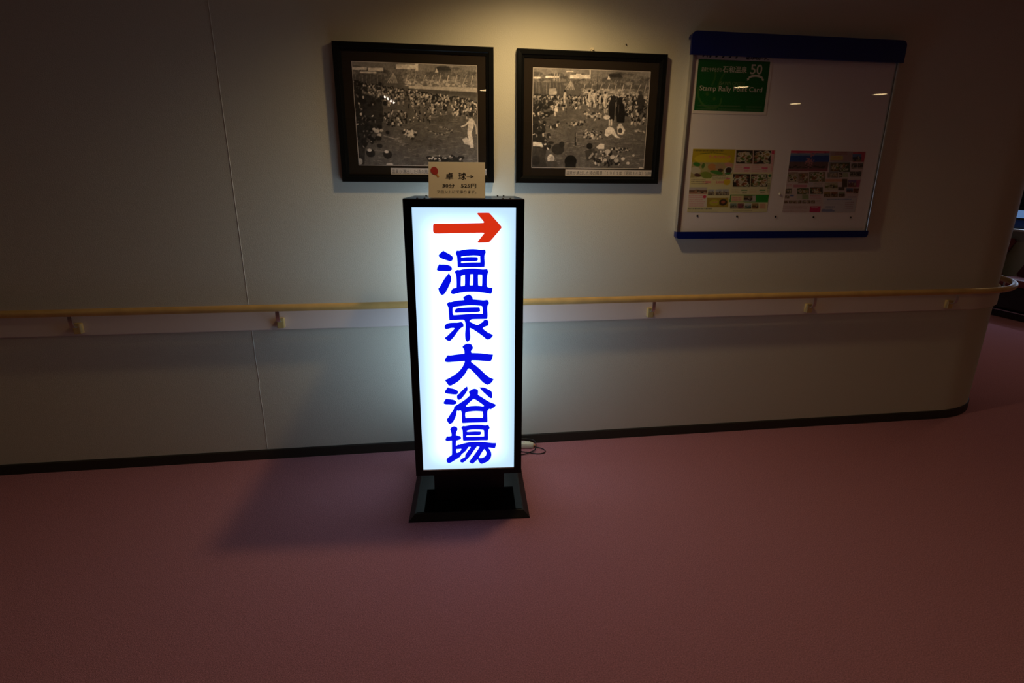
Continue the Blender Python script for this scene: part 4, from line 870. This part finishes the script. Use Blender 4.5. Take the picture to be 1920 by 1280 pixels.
    c.rect(715, 1078, 910, 1094, NV); text_rows(c, 725, 1050, 910, 1072, 1, NV, .5); text_rows(c, 1070, 940, 1220, 1060, 4, (.30, .10, .10), .4); text_rows(c, 1120, 860, 1250, 885, 1, (.2, .2, .35), .6)
    return c
def flyer(x0, x1, z0, z1, canvas, label):
    t = box_obj('flyer', (x0 - (x0 + x1) / 2, x1 - (x0 + x1) / 2, -0.0006, 0, 0, z1 - z0), M['paper'], None); t.location = ((x0 + x1) / 2, -0.0203, z0)
    tag(t, label, 'flyer', 'printed flyers on the noticeboard')
    canvas.a *= 0.85
    h = (x1 - x0) / 2; p = canvas.sheet('printed_face', -h + .0015, h - .0015, .0015, z1 - z0 - .0015, -0.0009, M['print'], t)
    return t, p, h
t, p, h = flyer(1.327, 1.785, 1.301, 1.620, flyer_a(), 'yellow and pink lunch menu flyer at the lower left of the noticeboard')
lettering('ランチバイキング', -h + .118 * 2 * h + .038, -h + .462 * 2 * h, .271, .288, -0.0012, M['magenta'], p, bold=.02)
for s, x0, x1 in (('1,500', .16, .26), ('2,000', .315, .415)): lettering(s, -h + x0 * 2 * h, -h + x1 * 2 * h, .147, .160, -0.0012, M['magenta'], p, bold=.01)
flyer(1.873, 2.312, 1.299, 1.619, flyer_b(), 'purple and pink flyer of small pictures at the lower right of the noticeboard')

# ------------------------------------------------------------------ lead behind the sign
cord = empty('power_cord', (0.50, -0.09, 0)); tag(cord, 'thin black power cord with ivory inline switch on the carpet beside the lit sign', 'power cord')
r_ = 0.0028; CO = Vector((.5, -.09, 0))
loop = [(0.415, -0.100, .004), (0.44, -0.105, .004), (0.47, -0.118, .005), (0.53, -0.142, .004), (0.567, -0.135, .004), (0.577, -0.110, .004), (0.560, -0.080, .004), (0.530, -0.066, .006), (0.524, -0.064, .012)]
bm = bmesh.new(); tube(bm, [p - CO for p in smooth_pts(loop, 8)], r_, 10); obj_bm('cable_loop', bm, M['rubber'], cord, smooth=True)
loop2 = [(0.415, -0.136, .004), (0.445, -0.140, .004), (0.485, -0.132, .010), (0.520, -0.105, .010), (0.532, -0.070, .024), (0.525, -0.042, .036), (0.49, -0.030, .041), (0.45, -0.026, .041), (0.42, -0.024, .034), (0.40, -0.024, .010)]
bm = bmesh.new(); tube(bm, [p - CO for p in smooth_pts(loop2, 8)], r_, 10); obj_bm('cable_tail', bm, M['rubber'], cord, smooth=True)
bm = bmesh.new(); R = []
for x, w, h_ in [(-.070, .014, .0145), (-.060, .017, .0185), (0.0, .018, .019), (.040, .017, .0175), (.058, .0145, .0150), (.060, .0135, .0145)]:
    R.append([bm.verts.new((x, w * math.copysign(abs(math.cos(a)) ** .6, math.cos(a)), h_ + 0.0003 + h_ * math.copysign(abs(math.sin(a)) ** .6, math.sin(a)))) for a in [2 * math.pi * k / 20 for k in range(20)]])
for A, B in zip(R, R[1:]):
    for k in range(20): bm.faces.new((A[k], A[(k + 1) % 20], B[(k + 1) % 20], B[k]))
bm.faces.new(R[0][::-1]); bm.faces.new(R[-1]); CN = obj_bm('inline_switch', bm, M['plug'], cord, smooth=True)
CN.location = Vector((0.459, -0.056, 0)) - CO; CN.rotation_euler = (0, 0, -0.10); CN['label'] = 'ivory plastic inline switch'
bm = bmesh.new(); box(bm, -.020, .012, -.0095, .0095, .0365, .0405, bevel=.0015); obj_bm('rocker', bm, M['strip'], CN)
bm = bmesh.new(); tube(bm, [(.0605, 0, .0145), (.064, 0, .0145), (.070, 0, .0135)], [.008, .006, .004], 12); obj_bm('strain_relief', bm, M['orange'], CN, smooth=True)

# ------------------------------------------------------------------ seats at the end of the passage
def seat(y, label, rz=0.0):
    t = empty('lounge_chair', (6.42, y, 0.0), rz); tag(t, label, 'chair', 'red lounge chairs under the window')
    box_obj('plinth', (-0.02, 0.42, -0.33, 0.33, 0.0, 0.075), M['darkbase'], t, 0.004)
    box_obj('seat', (-0.06, 0.44, -0.35, 0.35, 0.11, 0.36), M['darkbase'], t, 0.02)
    box_obj('seat_cushion', (-0.07, 0.40, -0.30, 0.30, 0.361, 0.45), M['redvinyl'], t, 0.03)
    bm = bmesh.new(); prism(bm, [(0.15, 0.452), (0.24, 0.452), (0.50, 0.82), (0.42, 0.85)], 'y', -0.30, 0.30)
    bmesh.ops.bevel(bm, geom=list(bm.edges), offset=.025, segments=3, affect='EDGES'); obj_bm('backrest', bm, M['redvinyl'], t, smooth=True)
    bm = bmesh.new(); box(bm, -0.024, -0.020, -0.33, 0.33, 0.076, 0.086); obj_bm('kick_strip', bm, M['alu'], t)
seat(2.2, 'dark red lounge chair at the right edge beyond the rounded wall corner')
seat(3.1, 'dark red lounge chair farther back beside the rounded wall corner, under the window')
L = bpy.data.lights.new('window_light', 'AREA'); L.shape = 'RECTANGLE'; L.size = 0.09; L.size_y = 2.4; L.energy = 8.0; L.color = (0.55, 0.72, 1.0)
lo = bpy.data.objects.new('window_light', L); COL.objects.link(lo); lo.location = (6.92, 2.6, 1.12); lo.rotation_euler = (0, math.radians(90), 0); lo.parent = None
